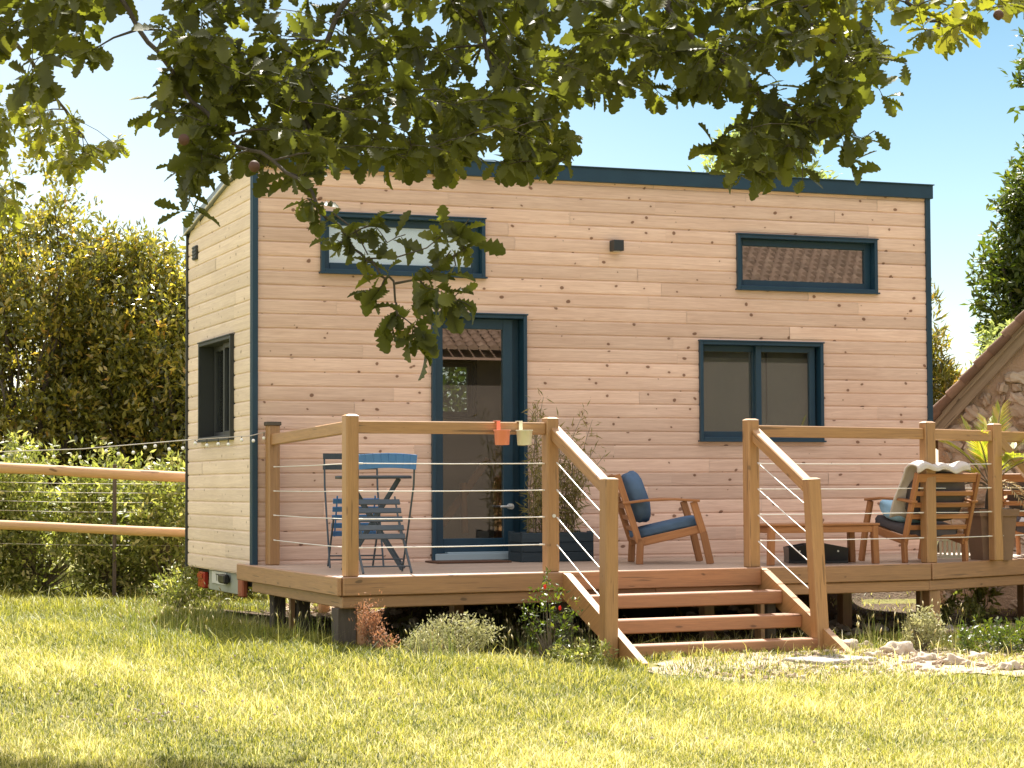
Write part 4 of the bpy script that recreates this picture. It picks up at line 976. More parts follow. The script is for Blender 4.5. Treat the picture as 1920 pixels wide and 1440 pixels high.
while z < zt(half)-.05:
    h = rg.uniform(.07, .13); s = x0+rg.uniform(0, .1)
    while s < 2*half-x0-.1:
        wd = rg.uniform(.07, .24); zz = z+rg.uniform(-.02, .02)
        if zz+h*.5 < zt(s+wd/2)-.10 and (zz > .75 or rg.random() < .55) and s < 3.5:
            R3 = np.array([bx, -bn, [0, 0, 1]]).T @ np.array(Matrix.Rotation(rg.uniform(-.5, .5), 3, 'Y'))
            mb.blob(bp_(s+wd/2, .13-rg.uniform(0, .05), zz+h/2), (wd*.5, .05, h*.5), rg.randint(0, 999), R3, .35, 2, p=2.6, tone=rg.random())
        s += wd+rg.uniform(.01, .05)
    z += h*.95
mb.build('rubble_stones', M['stone'], barn)
mb = MB()
for off, dz0, dz1, dd in ((-.10, -.155, -.045, 0), (-.0, -.05, .0, -.03)):
    pass
L = half/math.cos(math.atan(slope))
for sg in (0, 1):
    def sp(s, d, dz): 
        s2 = s if sg == 0 else 2*half-s; return bp_(s2, d, Ea[2]+slope*s+dz)
    mb.beam(sp(-.12, .04, -.11), sp(half, .04, -.11), .04, .11); mb.beam(sp(-.16, -.02, -.035), sp(half, -.02, -.035), .05, .05)
mb.build('barge_board', M['barge'], barn)
mb = MB()
for sg in (0, 1):
    for r in range(int((half+.25)/.13)):
        s = -.2+r*.13
        for c in range(40):
            d = -.12+c*.19; s2 = s if sg == 0 else 2*half-s; s3 = s+.17 if sg == 0 else 2*half-s-.17; j = random.uniform(-.012, .012)
            a = bp_(s2, d, Ea[2]+slope*s+.045+j); b = bp_(s3, d, Ea[2]+slope*(s+.17)+.025+j)
            mb.tube([a, b], [.052, .042], 7, True) if (c < 3) else (mb.tube([a, b], [.085, .07], 5, False) if sg == 0 else None)
barn_roof = mb.build('roof_tiles', M['tile'], barn)
mb = MB()
for sg in (0, 1):
    a = [bp_((s if sg == 0 else 2*half-s), d, Ea[2]+slope*s-.01) for s in (-.18, half) for d in (-.1, 7.3)]; mb.add(a, [[0, 1, 3, 2]])
mb.build('roof_deck', M['tile'], barn)
# farm building behind the photographer (seen mirrored in the glass) -------------
fb = thing('farm_building', 'long tiled farm building behind the photographer, mirrored in the windows', 'building', (13, -24, -.6))
mb = MB(); mb.box((7.6, -22.0, 1.15), (10.6, 5.6, 3.6), None, .01); mb.build('wall', M['farmwall'], fb); mb = MB(); mb.box((20.6, -24.0, 1.15), (15, 9.6, 3.6), None, .01); mb.build('wall', M['farmwall'], fb)
mb = MB()
def roofrows(x0, x1, y, z, rise, run, n, hip=0):
    for r in range(n):
        q0, q1 = r/n, (r+1.25)/n; xa = x0+hip*r/n; x = xa
        while x < x1:
            wd = .20; jj = random.uniform(-.008, .008)
            vs = [(x, y-run*q0, z+rise*q0+.05+jj), (x+wd-.02, y-run*q0, z+rise*q0+.05+jj), (x+wd-.02, y-run*q1, z+rise*q1+jj), (x, y-run*q1, z+rise*q1+jj), (x, y-run*q0, z+rise*q0-.02), (x+wd-.02, y-run*q0, z+rise*q0-.02), (x+wd*.5-.01, y-run*q0, z+rise*q0+.085+jj), (x+wd*.5-.01, y-run*q1, z+rise*q1+.06+jj)]
            mb.add(vs, [[0, 6, 7, 3], [6, 1, 2, 7], [0, 4, 5, 1, 6]], tone=.15+.5*random.random()); x += wd
roofrows(2.2, 13.0, -18.9, 3.0, 1.7, 3.2, 22); roofrows(12.9, 28., -18.9, 3.36, 4.6, 5.2, 46, 4.)
mb.add([(2.2, -18.9, 2.8), (13, -18.9, 2.8), (13, -22.1, 4.5), (2.2, -22.1, 4.5), (13, -25.3, 2.8), (2.2, -25.3, 2.8)], [[0, 1, 2, 3], [3, 2, 4, 5]])
mb.add([(12.9, -18.9, 3.3), (28, -18.9, 3.3), (28, -24.1, 7.45), (16.9, -24.1, 7.45), (28, -29.3, 2.85), (12.9, -29.3, 2.85)], [[0, 1, 2, 3], [3, 2, 4, 5], [0, 3, 5]])
mb.build('roof', M['tile'], fb)
# ================================================================== vegetation behind
def tree(name, label, cat_, C, R, n_cl, per, size, mat, seed, base=None, group=None, tmpl=LEAF, trunk_r=.09, nst=14, nm='crown', **kw):
    C = np.atleast_2d(C); base = np.array(base if base is not None else [C[0][0], C[0][1], 0]); base[2] = float(ground(base[0], base[1]))-.03
    t = thing(name, label, cat_, tuple(base), 0, group)
    v, P = leaf_cloud(C, R, n_cl, per, size, tmpl, seed=seed, **kw); npmesh(nm, v[0], v[1], v[2], M[mat], t, v[3])
    mb = MB(); rs = np.random.default_rng(seed); sel = P[rs.choice(len(P), min(nst, len(P)), False)]
    stems(mb, base, sel, trunk_r, trunk_r*.12, 6, .10, seed); mb.build('trunk' if trunk_r > .04 else 'stems', M['bark' if trunk_r > .04 else 'stalk'], t)
    return t
def C_(px, py, D): return at(px, py, D)
HG = 'laurel trees behind the log fence'
for k, (px, topy, D, r, lab) in enumerate(((-150, 270, 26.5, 1.45, 'tall laurel tree rising past the left edge of the picture'), (60, 345, 26., 1.2, 'golden-tipped laurel tree at the left behind the fence'), (215, 425, 26.6, 1.1, 'laurel tree in the middle of the row left of the house'), (330, 450, 26., .95, 'laurel tree touching the house corner behind the fence'), (470, 520, 27., 1.3, 'laurel tree mostly hidden behind the tiny house'))):
    top = C_(px, topy, D); zc = (top[2]-.4)/2; hz = (top[2]+.45)/2
    tree('laurel_tree', lab, 'tree', [(top[0], top[1], zc)], [(r, 1.0, hz)], 3900, 7, .10, 'hedgeleaf', 20+k, group=HG, tmpl=LEAF, trunk_r=.07, nst=40, clump=2.4, hole=-.08, shell=.3, spread=.17, up=.9, tonew=.72)
# thin twigs standing above the hedge
BG = 'bramble bushes along the fence'
for k, (px, y0, D, rx, hz, lab) in enumerate(((-60, 830, 21.6, .9, .75, 'bramble bush beyond the left picture edge'), (80, 850, 21.7, .85, .72, 'light green bramble bush under the left end of the string lights'), (215, 890, 21.6, .7, .60, 'bramble bush around the thin metal fence post'), (330, 890, 21.5, .6, .56, 'bramble bush next to the house corner'), (450, 930, 22.5, .8, .6, 'bramble bush growing behind the tiny house'))):
    top = C_(px, y0, D); g = -.5
    zc = (top[2]+g)/2; tree('bramble_bush', lab, 'bush', [(top[0], top[1], zc)], [(rx, .6, (top[2]-g)/2+.1)], 900, 7, .08, 'bushleaf', 40+k, group=BG, trunk_r=.015, nst=60, clump=5.5, hole=.0, shell=.3, spread=.16, up=.8, nm='foliage')
# a young ash shoot with light leaves in front of the brambles
# tall tree at the right edge, behind the barn
c = C_(2030, 430, 31.); tree('tall_tree', 'tall dark-leaved tree behind the stone barn at the right edge', 'tree', [c, C_(1990, 560, 31), C_(2010, 270, 31), C_(1925, 500, 31.2), C_(1950, 350, 31), C_(1960, 640, 31), C_(1935, 215, 31), C_(1965, 120, 31)], [(1.1, 1.2, 2.9), (1.15, 1.2, 1.3), (.75, .9, 1.0), (.62, .6, .5), (.62, .7, .7), (.9, .8, .6), (.42, .5, .42), (.35, .5, .5)], 4300, 8, .14, 'darkleaf', 60, clump=2., hole=-.1, shell=.2, spread=.17, trunk_r=.17, nst=40, up=.0)
c = C_(1900, 660, 27); tree('small_tree', 'light green sapling just above the barn roof ridge', 'tree', [c, C_(1850, 700, 27)], [(.42, .4, .30), (.25, .3, .16)], 120, 6, .12, 'paleleaf', 61, clump=3, hole=-.3, trunk_r=.04, nst=12)
c = C_(1745, 720, 22.6); tree('slender_shrub', 'slender long-leaved shrub between the house and the barn', 'shrub', [c, C_(1740, 640, 22.6), C_(1752, 740, 22.3)], [(.22, .3, .42), (.13, .2, .55), (.22, .3, .3)], 420, 6, .13, 'hedgeleaf', 62, tmpl=SLIM, clump=3, hole=-.3, trunk_r=.02, nst=14, shell=.1, up=1., nm='foliage')
c = C_(1410, 300, 33); tree('pale_tree', 'pale sunlit tree showing above the house roof', 'tree', [c, C_(1480, 262, 33), C_(1340, 315, 33), C_(1430, 360, 33)], [(.5, .6, .45), (.38, .6, .35), (.28, .3, .2), (1.0, .8, .4)], 700, 7, .15, 'paleleaf', 63, clump=2, hole=-.15, shell=.1, trunk_r=.12, nst=24, spread=.2)
for k, (px, D, h, lab) in enumerate(((-900, 40, 5, 'broad tree far left beyond the picture'), (900, 45, 3.4, 'low tree hidden behind the middle of the house'), (2700, 40, 6, 'broad tree far right beyond the barn'))):
    c = C_(px, 912, D); tree('far_tree', lab, 'tree', [(c[0], c[1], h*.5-.4)], [(4., 3, h*.5)], 1600, 7, .28, 'darkleaf', 70+k, trunk_r=.2, nst=20, clump=1, spread=.4, group='trees outside the view')
# ================================================================== low plants by the deck
def gpt(px, py, z=None):
    z0 = -.6
    for _ in range(6): p = atz(px, py, z0); z0 = float(ground(p[0], p[1]))
    return p
def shrub(name, label, cat_, px, py, D, rx, h, n, per, size, mat, seed, tmpl=LEAF, group=None, **kw):
    p = at(px, py, D); g = float(ground(p[0], p[1])); kw = {**dict(clump=6, hole=-.3, shell=.1, spread=.06, up=1.), **kw}
    return tree(name, label, cat_, [(p[0], p[1], g+h*.5)], [(rx, rx*.8, h*.55)], n, per, size, mat, seed, base=(p[0], p[1], g), tmpl=tmpl, trunk_r=.008, nst=26, nm='foliage', group=group, zmin=g, **kw)
shrub('dried_plant', 'pinkish dried dock plant beside the front left deck leg', 'plant', 697, 1170, 14.2, .07, .33, 90, 12, .022, 'rust_leaf', 81, spread=.10, up=2.)
shrub('dried_plant', 'small reddish dried stems at the foot of the front left deck leg', 'plant', 725, 1195, 14.0, .08, .15, 40, 10, .022, 'rust_leaf', 82, spread=.07, up=2.)
shrub('grey_shrub', 'silvery spreading shrub under the deck edge left of the steps', 'shrub', 850, 1180, 14.3, .29, .25, 260, 12, .026, 'sageleaf', 83, clump=9)
shrub('grey_shrub', 'low silvery plant in front of the spreading shrub', 'shrub', 800, 1205, 13.9, .13, .12, 90, 12, .024, 'sageleaf', 84, clump=9)
rb = shrub('rose_bush', 'dark rose bush with a red bud beside the left stringer', 'rose bush', 1030, 1150, 14.1, .19, .54, 120, 6, .036, 'darkleaf', 85, clump=8, spread=.05)
for px, py in ((1022, 1100), (1050, 1140)):
    mb = MB(); mb.blob(at(px, py, 13.95), (.009, .009, .014), 3, None, .2, 3); mb.build('bud', M['redflower'], rb)
shrub('grey_shrub', 'pale leafy shrub in front of the right deck legs', 'shrub', 1722, 1175, 15.4, .16, .28, 150, 9, .035, 'sageleaf', 86, clump=9)
shrub('weed', 'bright green weed sprouting beyond the deck near the barn', 'weed', 1832, 1125, 19.0, .16, .50, 60, 6, .09, 'bushleaf', 87, clump=6)
shrub('weed', 'leafy clover-like weed at the foot of the left stair post', 'weed', 1095, 1215, 14.0, .24, .14, 160, 7, .035, 'bushleaf', 88, clump=9, spread=.05)
shrub('dark_shrub', 'dark ground-hugging shrub in the shade at the right edge', 'shrub', 1880, 1190, 15.2, .40, .20, 260, 8, .04, 'darkleaf', 89, clump=6)
shrub('weed', 'light weed on the sunlit soil below the barn wall', 'weed', 1800, 1180, 17.6, .2, .22, 90, 7, .05, 'bushleaf', 90, clump=6)
shrub('weed', 'pale weeds growing at the rear left corner of the trailer', 'weed', 335, 1110, 19.0, .22, .30, 150, 9, .045, 'bushleaf', 91, clump=6, spread=.09)
# tall grass clumps: stalks with seed heads
def stalks(name, pts, h0, h1, per, mat, spread=.05, head=True, w=.0035):
    P = []; 
    for p in pts:
        for _ in range(per): P.append(p+np.array([random.gauss(0, spread), random.gauss(0, spread), 0]))
    P = np.array(P); P[:, 2] = ground(P[:, 0], P[:, 1]); n = len(P)
    q = np.linspace(0, 1, 6); ww = np.array([1, .9, .75, .6, .35, .05])
    tv = np.concatenate([np.stack([.45*q**2.2, ww*.5, q], -1), np.stack([.45*q**2.2, -ww*.5, q], -1)]); tf = [np.array([(i, i+1, i+7, i+6) for i in range(5)])]
    az = RNG.uniform(0, 6.28, n); FR = np.stack([np.stack([np.cos(az), np.sin(az), 0*az], -1), np.stack([-np.sin(az), np.cos(az), 0*az], -1), np.tile([0, 0, 1.], (n, 1))], -1)
    H = RNG.uniform(h0, h1, n); bend = RNG.uniform(.1, 1.1, n)
    v = scatter(tv, tf, P, FR, np.stack([H*bend, np.full(n, w), H], -1), RNG.uniform(.2, 1, n)); parts = [v]
    if head:
        m = RNG.uniform(size=n) < .3; tip = P[m]+np.einsum('nij,nj->ni', FR[m], np.stack([.45*H[m]*bend[m], 0*H[m], H[m]], -1))
        k = len(tip)
        if k:
            hv = np.array([(0, 0, -.5), (.12, 0, 0), (0, .12, 0), (-.12, 0, 0), (0, -.12, 0), (0, 0, .5)]); hf = [np.array([(0, 2, 1), (0, 3, 2), (0, 4, 3), (0, 1, 4), (5, 1, 2), (5, 2, 3), (5, 3, 4), (5, 4, 1)])]
            ax = nrm(np.stack([np.cos(az[m])*.5, np.sin(az[m])*.5, np.ones(k)], -1)); F3 = np.stack([rdir(k), rdir(k), ax], -1); F3 = np.stack([nrm(np.cross(ax, F3[:, :, 0])), np.cross(ax, nrm(np.cross(ax, F3[:, :, 0]))), ax], -1)
            parts.append(scatter(hv, hf, tip, F3, RNG.uniform(.03, .055, k), np.full(k, .97)))
    V, F, T, G = cat(parts); return tag(npmesh(name, V, F, T, M[mat], None, G), kind='stuff')
tp_ = []
for _ in range(190):      # strip along the shaded edge left of the deck, round the legs and under the rear corner
    px = random.uniform(250, 760); py = random.uniform(1110, 1215); tp_.append(gpt(px, py))
for _ in range(90): tp_.append(gpt(random.uniform(760, 1120), random.uniform(1200, 1240)))
for _ in range(160): tp_.append(gpt(random.uniform(0, 360), random.uniform(1092, 1106)))
tp_ = [p for p in tp_ if not (p[0] > .3 and p[1] > -2.3)]
stalks('tall_grass', tp_, .07, .27, 9, 'tallgrass', .07)
tg = [gpt(1045+random.gauss(0, 30), 1225+random.gauss(0, 6)) for _ in range(10)]+[gpt(1690+random.gauss(0, 60), 1225+random.gauss(0, 8)) for _ in range(10)]+[gpt(960+random.gauss(0, 20), 1215) for _ in range(5)]
stalks('grass_tufts', tg, .12, .36, 12, 'tallgrass', .05)
# ------------------------------------------------------------------ rocks and paving
rocks = [(1690, 1229, .085, 'largest rounded limestone rock right of the steps'), (1584, 1220, .075, 'flattish limestone rock behind the foot of the right stair post'), (1640, 1236, .045, 'small rock between the paving slab and the largest rock'), (1738, 1240, .05, 'pale stone just right of the largest rock'), (1790, 1248, .06, 'greyish stone in shade near the right edge'), (1835, 1240, .055, 'stone half in shadow below the dark shrub'), (1895, 1258, .05, 'stone at the very right edge of the path'), (1045, 1228, .06, 'rough pale stone in the grass left of the stair post'), (1090, 1240, .05, 'flat pale stone beside the left stair post'), (1625, 1215, .04, 'stone at the edge of the deck shadow')]
for k, (px, py, r, lab) in enumerate(rocks):
    p = gpt(px, py); mb = MB(); mb.blob(p+np.array([0, 0, r*.35]), (r*1.25, r, r*.75), 100+k, None, .3, 3, tone=.75, p=2.4); tag(mb.build('rock', M['stone']), lab, 'rock', 'rocks beside the steps')
def pebbles(name, poly_px, n, r0, r1, seed=0, jit=1):
    rs = random.Random(seed); mb = MB()
    poly = [gpt(*q)[:2] for q in poly_px]; poly = np.array(poly); x0, y0 = poly.min(0); x1, y1 = poly.max(0); c = 0
    while c < n:
        x, y = rs.uniform(x0, x1), rs.uniform(y0, y1)
        if not inpoly(x, y, poly): continue
        r = rs.uniform(r0, r1)**1; mb.blob((x, y, float(ground(x, y))+r*.3+.01), (r*1.2, r, r*.7), rs.randint(0, 9999), None, .3, 2, tone=rs.random()); c += 1
    return tag(mb.build(name, M['stone']), kind='stuff')
pebbles('gravel', [(1560, 1222), (1900, 1215), (1960, 1262), (1700, 1266), (1400, 1278), (1300, 1262)], 260, .008, .026)
pebbles('rubble', [(520, 1135), (1200, 1140), (1900, 1160), (1900, 1200), (1300, 1190), (560, 1165)], 500, .012, .05, 4)
sp0 = gpt(1560, 1243); mb = MB(); mb.box((sp0[0]+.02, sp0[1]+.06, sp0[2]+.012), (.50, .40, .035), np.array(Matrix.Rotation(.3, 3, 'Z')), .006); tag(mb.build('paving_slab', M['slab']), 'grey paving slab under the foot of the right stringer', 'paving slab')
# ================================================================== lawn
def lawn():
    N = 720000; D = 6.6*np.exp(RNG.uniform(0, 1, N)*math.log(29/6.6)); hw_ = .262*D+.4; side = RNG.uniform(size=N) < .2; lat = np.where(side, np.sign(RNG.uniform(-1, 1, N))*(hw_+RNG.uniform(0, 2.6, N)), RNG.uniform(-1, 1, N)*hw_)
    F2 = np.array([math.sin(YAW), math.cos(YAW)]); R2 = np.array([math.cos(YAW), -math.sin(YAW)])
    X = CAM[0]+F2[0]*D+R2[0]*lat; Y = CAM[1]+F2[1]*D+R2[1]*lat
    # thin the grass on the path and under the house
    dirt = np.array(DIRT); ux, uy = (X-O_[0])*U[0]+(Y-O_[1])*U[1], (X-O_[0])*V_[0]+(Y-O_[1])*V_[1]
    under = (ux > .15) & (uy > .25+np.maximum(0, (ux-B2)*TA)) & (uy < 5.2) & (ux < 8)
    nz = noise3(np.stack([X, Y, 0*X], -1), 3.2, 9)
    keep = ~(under & (RNG.uniform(size=N) < .93-.1*nz))
    onpath = np.zeros(N, bool)
    j = len(dirt)-1
    for i in range(len(dirt)):
        xi, yi = dirt[i]; xj, yj = dirt[j]; c = ((yi > Y) != (yj > Y)) & (X < (xj-xi)*(Y-yi)/(yj-yi+1e-12)+xi); onpath ^= c; j = i
    keep &= ~(onpath & (nz+RNG.uniform(-.8, .8, N) < .12))
    X, Y, D, nz, under = X[keep], Y[keep], D[keep], nz[keep], under[keep]; n = len(X)
    P = np.stack([X, Y, ground(X, Y)-.005], -1)
    big = noise3(P*[1, 1, 0], .9, 3); fine = noise3(P*[1, 1, 0], 7, 4)
    H = RNG.uniform(.018, .05, n)*(1+.3*fine+.15*big)*np.clip(D/11, .85, 1.5); H = np.clip(H, .02, .2)
    tall = RNG.uniform(size=n) < .03; H[tall] *= RNG.uniform(1.4, 2.6, tall.sum())
    W = .0022+.00036*(D-7)+RNG.uniform(0, .0018, n)
    patch = noise3(P*[1, 1, 0], 2.2, 17); tone = np.clip(.47+.16*big+.17*fine+.14*patch+RNG.normal(0, .30, n)+.04, 0, 1); tone[tall] = np.clip(tone[tall]+.3, 0, 1); green = (P[:, 0] < 1.5) & (Y > 0); tone[green] *= .6; sh = np.exp(-(((X+.6)/1.1)**2+((Y+1.2)/2.1)**2)); tone = tone*(1-.65*sh)  # blades beside the deck coloured darker to deepen the house's cast shadow
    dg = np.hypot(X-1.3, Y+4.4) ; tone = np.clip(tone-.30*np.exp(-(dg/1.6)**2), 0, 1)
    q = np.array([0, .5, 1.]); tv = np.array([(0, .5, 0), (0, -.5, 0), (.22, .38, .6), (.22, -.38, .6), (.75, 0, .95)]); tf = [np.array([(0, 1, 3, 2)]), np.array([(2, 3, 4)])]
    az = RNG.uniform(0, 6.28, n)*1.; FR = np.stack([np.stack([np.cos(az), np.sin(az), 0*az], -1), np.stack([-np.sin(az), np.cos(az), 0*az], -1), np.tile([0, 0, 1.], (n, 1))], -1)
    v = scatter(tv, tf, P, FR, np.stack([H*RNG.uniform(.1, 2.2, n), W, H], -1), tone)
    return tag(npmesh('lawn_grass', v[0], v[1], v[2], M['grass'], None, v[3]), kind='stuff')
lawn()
def clover():
    mb = MB()
    for _ in range(80):
        px = random.uniform(-100, 2000); py = random.uniform(1250, 1440)
        if random.random() < .4: px = random.gauss(280, 90); py = random.gauss(1365, 18)
        p = gpt(px, py); h = random.uniform(.05, .10); mb.blob(p+np.array([0, 0, h]), (.007, .007, .006), 1, None, .2, 2)
    return tag(mb.build('clover_heads', M['clover']), kind='stuff')
clover()
# ================================================================== oak overhead
def oak():
    tb = at(-1250, 1500, 7.6); tb[2] = float(ground(tb[0], tb[1]))-.1
    t = thing('oak_tree', 'old oak whose leafy lobed-leaved branches hang across the top of the picture', 'tree', tuple(tb))
    mb = MB(); top = np.array([tb[0]+.1, tb[1]+.1, 2.9])
    mb.tube([tb, tb+[.0, 0, .4], tb+[.06, .03, 1.6], top, top+[.1, .2, 2.0], top+[.0, .5, 4.2]], [.34, .25, .21, .20, .14, .05], 14); mb.build('trunk', M['bark'], t)
    # main limbs above the frame
    limbs = [[top, at(-350, -260, 7.2), at(250, -210, 7.6), at(800, -170, 7.9), at(1300, -150, 8.2), at(1750, -110, 8.0), at(2100, -60, 8)],
             [top, at(-300, -420, 8.5), at(300, -420, 9.5), at(900, -480, 10.3), at(1400, -500, 10.5)],
             [at(-350, -260, 7.2), at(-100, -60, 8.5), at(60, 120, 10.5), at(150, 250, 11.5)],
             [at(250, -210, 7.6), at(225, 0, 7.0), at(330, 150, 6.9), at(420, 255, 6.8), at(560, 330, 6.6), at(610, 400, 6.55), at(690, 490, 6.5), at(738, 532, 6.5), at(745, 590, 6.5)],
             [at(800, -170, 7.9), at(640, 20, 7.3), at(560, 180, 7.2), at(600, 300, 7)],
             [at(800, -170, 7.9), at(900, 30, 7.6), at(930, 180, 7.4)], [at(1300, -150, 8.2), at(1250, 20, 7.6), at(1400, 160, 7.4), at(1520, 230, 7.3)],
             [at(1300, -150, 8.2), at(1480, 0, 7.6), at(1600, 120, 7.4)], [at(1750, -110, 8), at(1700, 10, 7.6), at(1790, 60, 7.5)]]
    rad = [(.12, .035), (.10, .03), (.025, .006), (.011, .003), (.016, .005), (.016, .005), (.016, .005), (.016, .005), (.014, .005)]
    nodes = []; nr = []
    mbb = MB()
    for L, (r0, r1) in zip(limbs, rad):
        k = len(L); P = []
        for i in range(k-1):
            for q in np.linspace(0, 1, 7)[:-1]:
                P.append(L[i]*(1-q)+L[i+1]*q+np.array([0, 0, .012*math.sin(q*9+i)]))
        P.append(L[-1]); rr = [r0+(r1-r0)*(i/(len(P)-1))**.6 for i in range(len(P))]; mbb.tube(P, rr, 7)
        nodes += P; nr += rr
    # twig targets: regions in view (polygon px, depth range, count, mean leaf, droop)
    regs = [  # polygon, D0, D1, n twigs, leaf size
        ([(380, -120), (1680, -120), (1640, 120), (1330, 110), (1250, 200), (1130, 150), (1050, 190), (640, 250), (380, 120)], 6.8, 8.4, 620, .105),
        ([(600, -150), (1300, -150), (1200, 170), (700, 240)], 7.5, 9.2, 260, .11),
        ([(340, 60), (640, 150), (1040, 190), (1060, 290), (880, 300), (800, 270), (640, 290), (520, 290), (400, 210)], 6.6, 8.2, 330, .10),
        ([(480, 230), (640, 260), (640, 320), (560, 345), (470, 310)], 6.5, 7.4, 40, .10),
        ([(560, 270), (1070, 260), (1050, 325), (960, 322), (880, 335), (800, 310), (640, 325), (570, 340)], 6.7, 7.8, 75, .095),
        ([(260, 40), (420, 60), (480, 280), (370, 330), (330, 250), (290, 190)], 6.6, 7.4, 90, .105),
        ([(335, 310), (385, 300), (390, 380), (350, 385)], 6.6, 7.0, 9, .095),
        ([(1080, 60), (1640, 60), (1680, 130), (1640, 230), (1500, 280), (1330, 270), (1310, 190), (1200, 150), (1100, 110)], 6.9, 8.0, 210, .105),
        ([(1330, 270), (1480, 260), (1560, 300), (1500, 330), (1380, 320)], 6.9, 7.6, 18, .10),
        ([(-80, -100), (160, -100), (200, 60), (120, 160), (60, 170), (-60, 190)], 6.6, 7.6, 70, .12),
        ([(60, -60), (220, -60), (215, 30), (90, 50)], 6.6, 7.6, 18, .11),
        ([(-60, 190), (120, 190), (215, 240), (235, 270), (160, 330), (60, 290), (-60, 310)], 10.5, 12.5, 150, .095),
        ([(-60, 340), (40, 350), (60, 430), (-60, 450)], 10.5, 12.5, 26, .095),
        ([(1330, -90), (1960, -90), (1960, 30), (1850, 50), (1690, 70), (1500, 40), (1350, 20)], 7.2, 8.2, 95, .115),
        ([(220, -80), (400, -80), (420, 40), (350, 50)], 7., 8., 22, .105),
    ]
    TW = []
    for poly, D0, D1, n, ls in regs:
        poly = np.array(poly, float); x0, y0 = poly.min(0); x1, y1 = poly.max(0); c = 0; n = int(n*(.78 if n > 100 and D0 < 10 else .9)); ls = ls*.92
        while c < n:
            x, y = random.uniform(x0, x1), random.uniform(y0, y1)
            if not inpoly(x, y, poly): continue
            gapn = math.sin(x*.021+1.3)*math.sin(y*.034+.4)+.5*math.sin(x*.05+y*.031)
            if gapn < -.45 and y > 20: 
                c += .5; continue
            TW.append((at(x, y, random.uniform(D0, D1)), ls*random.uniform(.75, 1.1), 3 if (D0 > 10 or (D0 == 7.2 and x > 1380)) else 0)); c += 1
    # hand-placed tips: hanging branch and fringe
    for x, y, D in [(575, 372, 6.5), (598, 395, 6.5), (612, 418, 6.55), (640, 455, 6.5), (655, 440, 6.5), (700, 420, 6.5), (712, 400, 6.5), (726, 455, 6.5), (690, 470, 6.5), (760, 440, 6.45), (830, 430, 6.4), (845, 415, 6.4), (862, 440, 6.4), (870, 470, 6.4), (855, 500, 6.4), (835, 520, 6.4), (815, 515, 6.4), (868, 540, 6.4), (850, 560, 6.4), (800, 540, 6.45), (820, 545, 6.42),
                    (700, 520, 6.5), (712, 545, 6.5), (690, 545, 6.5), (735, 590, 6.5), (755, 600, 6.5), (775, 610, 6.5), (790, 625, 6.5), (760, 635, 6.5), (735, 610, 6.5), (780, 645, 6.5), (880, 410, 6.4), (885, 455, 6.4), (840, 585, 6.42), (815, 575, 6.42), (885, 575, 6.4), (725, 615, 6.5), (800, 655, 6.5), (770, 660, 6.5), (640, 430, 6.5), (615, 445, 6.5), (1590, 290, 7.2), (1620, 260, 7.2), (1640, 245, 7.2), (1600, 330, 7.2), (1700, 120, 7.2), (1660, 190, 7.2), (1505, 340, 7.1), (1360, 330, 7.1), (1060, 295, 7.1), (1040, 310, 7.1), (940, 305, 7.1), (900, 300, 7.0), (840, 290, 7.0), (280, 215, 7.0), (255, 225, 7.0), (340, 395, 6.8), (370, 400, 6.8)]:
        TW.append((at(x, y, D), .09, 1))
    for x, y, D in [(840, 455, 6.43), (850, 480, 6.42), (800, 500, 6.45), (780, 520, 6.45), (745, 545, 6.5), (745, 500, 6.47), (790, 480, 6.45), (745, 570, 6.5)]: nodes.append(at(x, y, D)); nr.append(.005)
    mbb.tube([at(738, 532, 6.5), at(775, 525, 6.47), at(820, 505, 6.43), at(845, 470, 6.41)], [.0045, .0035, .003, .002], 6, False)
    mbb.tube([at(690, 485, 6.5), at(745, 482, 6.47), at(800, 465, 6.44), at(830, 440, 6.42)], [.003, .0025, .002, .0015], 6, False)
    mbb.tube([at(625, 400, 6.52), at(665, 430, 6.5), at(690, 478, 6.5)], [.003, .003, .002], 6, False)
    # shading crown above the frame
    cr = []
    for _ in range(330):
        D = random.uniform(8.6, 10.6); x = random.uniform(-350, 1500); y = random.uniform(-330, -1150); cr.append((at(x, y, D), .15, 2))
    for _ in range(150):
        D = random.uniform(10.8, 12.); x = random.uniform(-200, 700); y = random.uniform(-330, -620); cr.append((at(x, y, D), .15, 2))
    for _ in range(300):
        D = random.uniform(4.5, 8.5); x = random.uniform(-900, 1800); y = random.uniform(-500, -1700); cr.append((at(x, y, D), .17, 2))
    for _ in range(170):
        D = random.uniform(12.8, 13.6); x = random.uniform(60, 640); y = random.uniform(-370, -560); cr.append((at(x, y, D), .16, 2))
    TW += cr
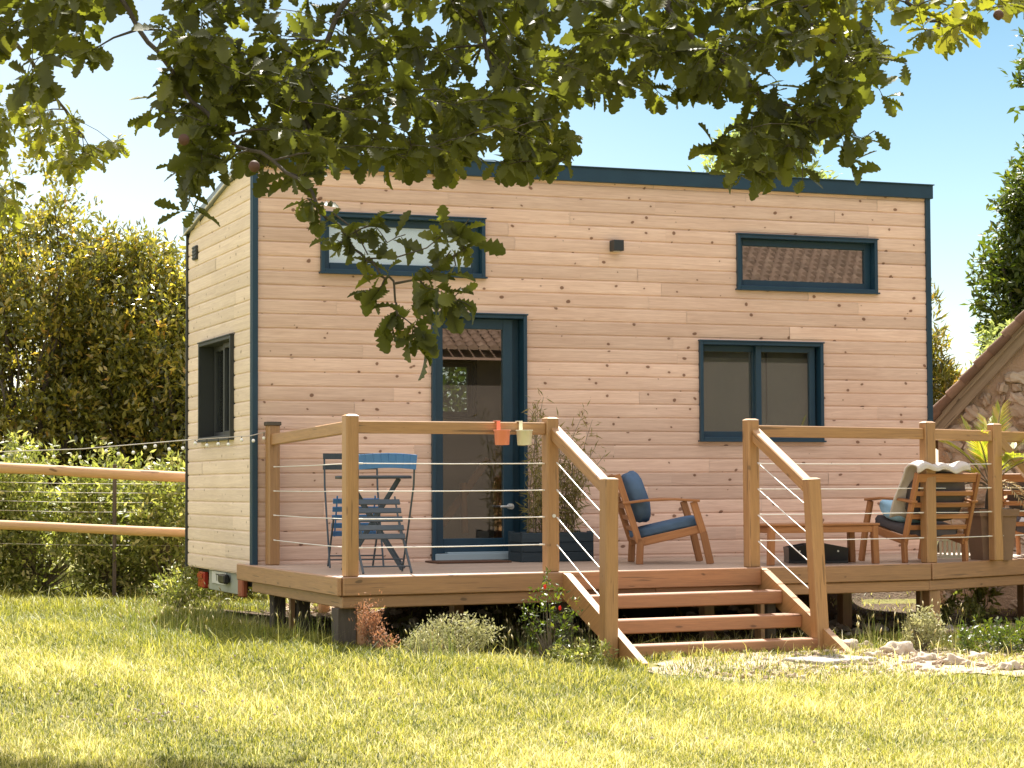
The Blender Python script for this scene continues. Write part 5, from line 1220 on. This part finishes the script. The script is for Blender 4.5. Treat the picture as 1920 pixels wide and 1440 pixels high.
    order = sorted(range(len(TW)), key=lambda i: min(np.linalg.norm(np.array(nodes[::6])-TW[i][0], axis=1)))
    NA = np.array(nodes); NR_ = list(nr); LP = []; LA = []; LN = []; LS = []; LT = []
    for i in order:
        p, ls, kind = TW[i]; d = np.linalg.norm(NA-p, axis=1)+(NA[:, 2] < p[2]-.05)*.15; j = int(d.argmin()); a = NA[j]; dist = np.linalg.norm(p-a)
        if dist > .03:
            r0 = min(NR_[j]*.8, .003+.010*dist); r1 = .0016; m = a*.5+p*.5+np.array([0, 0, .05*dist]); mbb.tube([a, m, p], [r0, (r0+r1)/2, r1], 4, False)
            if dist > .12: NA = np.vstack([NA, m, p]); NR_ += [(r0+r1)/2, r1]
            else: NA = np.vstack([NA, p]); NR_ += [r1]
        tw = nrm(p-a) if dist > .02 else nrm(np.array([random.gauss(0, 1), random.gauss(0, 1), -.3]))
        k = random.randint(4, 7) if kind != 1 else random.randint(3, 5); ct = random.random()
        for q in range(k):
            ax = nrm(tw*.6+np.array([random.gauss(0, .75), random.gauss(0, .75), random.gauss(-.25, .6)])); LP.append(p-tw*random.uniform(0, .07)); LA.append(ax)
            LN.append(np.array([random.gauss(0, .65), random.gauss(0, .65), 1.])); LS.append(ls*random.uniform(.7, 1.2)); LT.append(min(1, max(0, ct*.5+random.random()*.5)) if kind != 3 else random.uniform(.75, 1))  # far-left and top-right leaves get the brightest tones, standing for sunlight
    mbb.build('branches', M['bark'], t)
    n = len(LP); v = scatter(OAK[0], OAK[1], np.array(LP), frames(np.array(LA), np.array(LN)), np.array(LS)[:, None]*np.stack([np.ones(n), RNG.uniform(.75, 1.1, n), RNG.uniform(.3, 2., n)], -1), np.array(LT))
    npmesh('foliage', v[0], v[1], v[2], M['oakleaf'], t, v[3])
    for x, y, D in ((345, 262, 6.5), (477, 312, 6.4), (1872, 28, 7.1)):
        mb = MB(); mb.blob(at(x, y, D), (.0175, .0175, .0175), 2, None, .06, 3); mb.build('oak_gall', M['gall'], t)
oak()
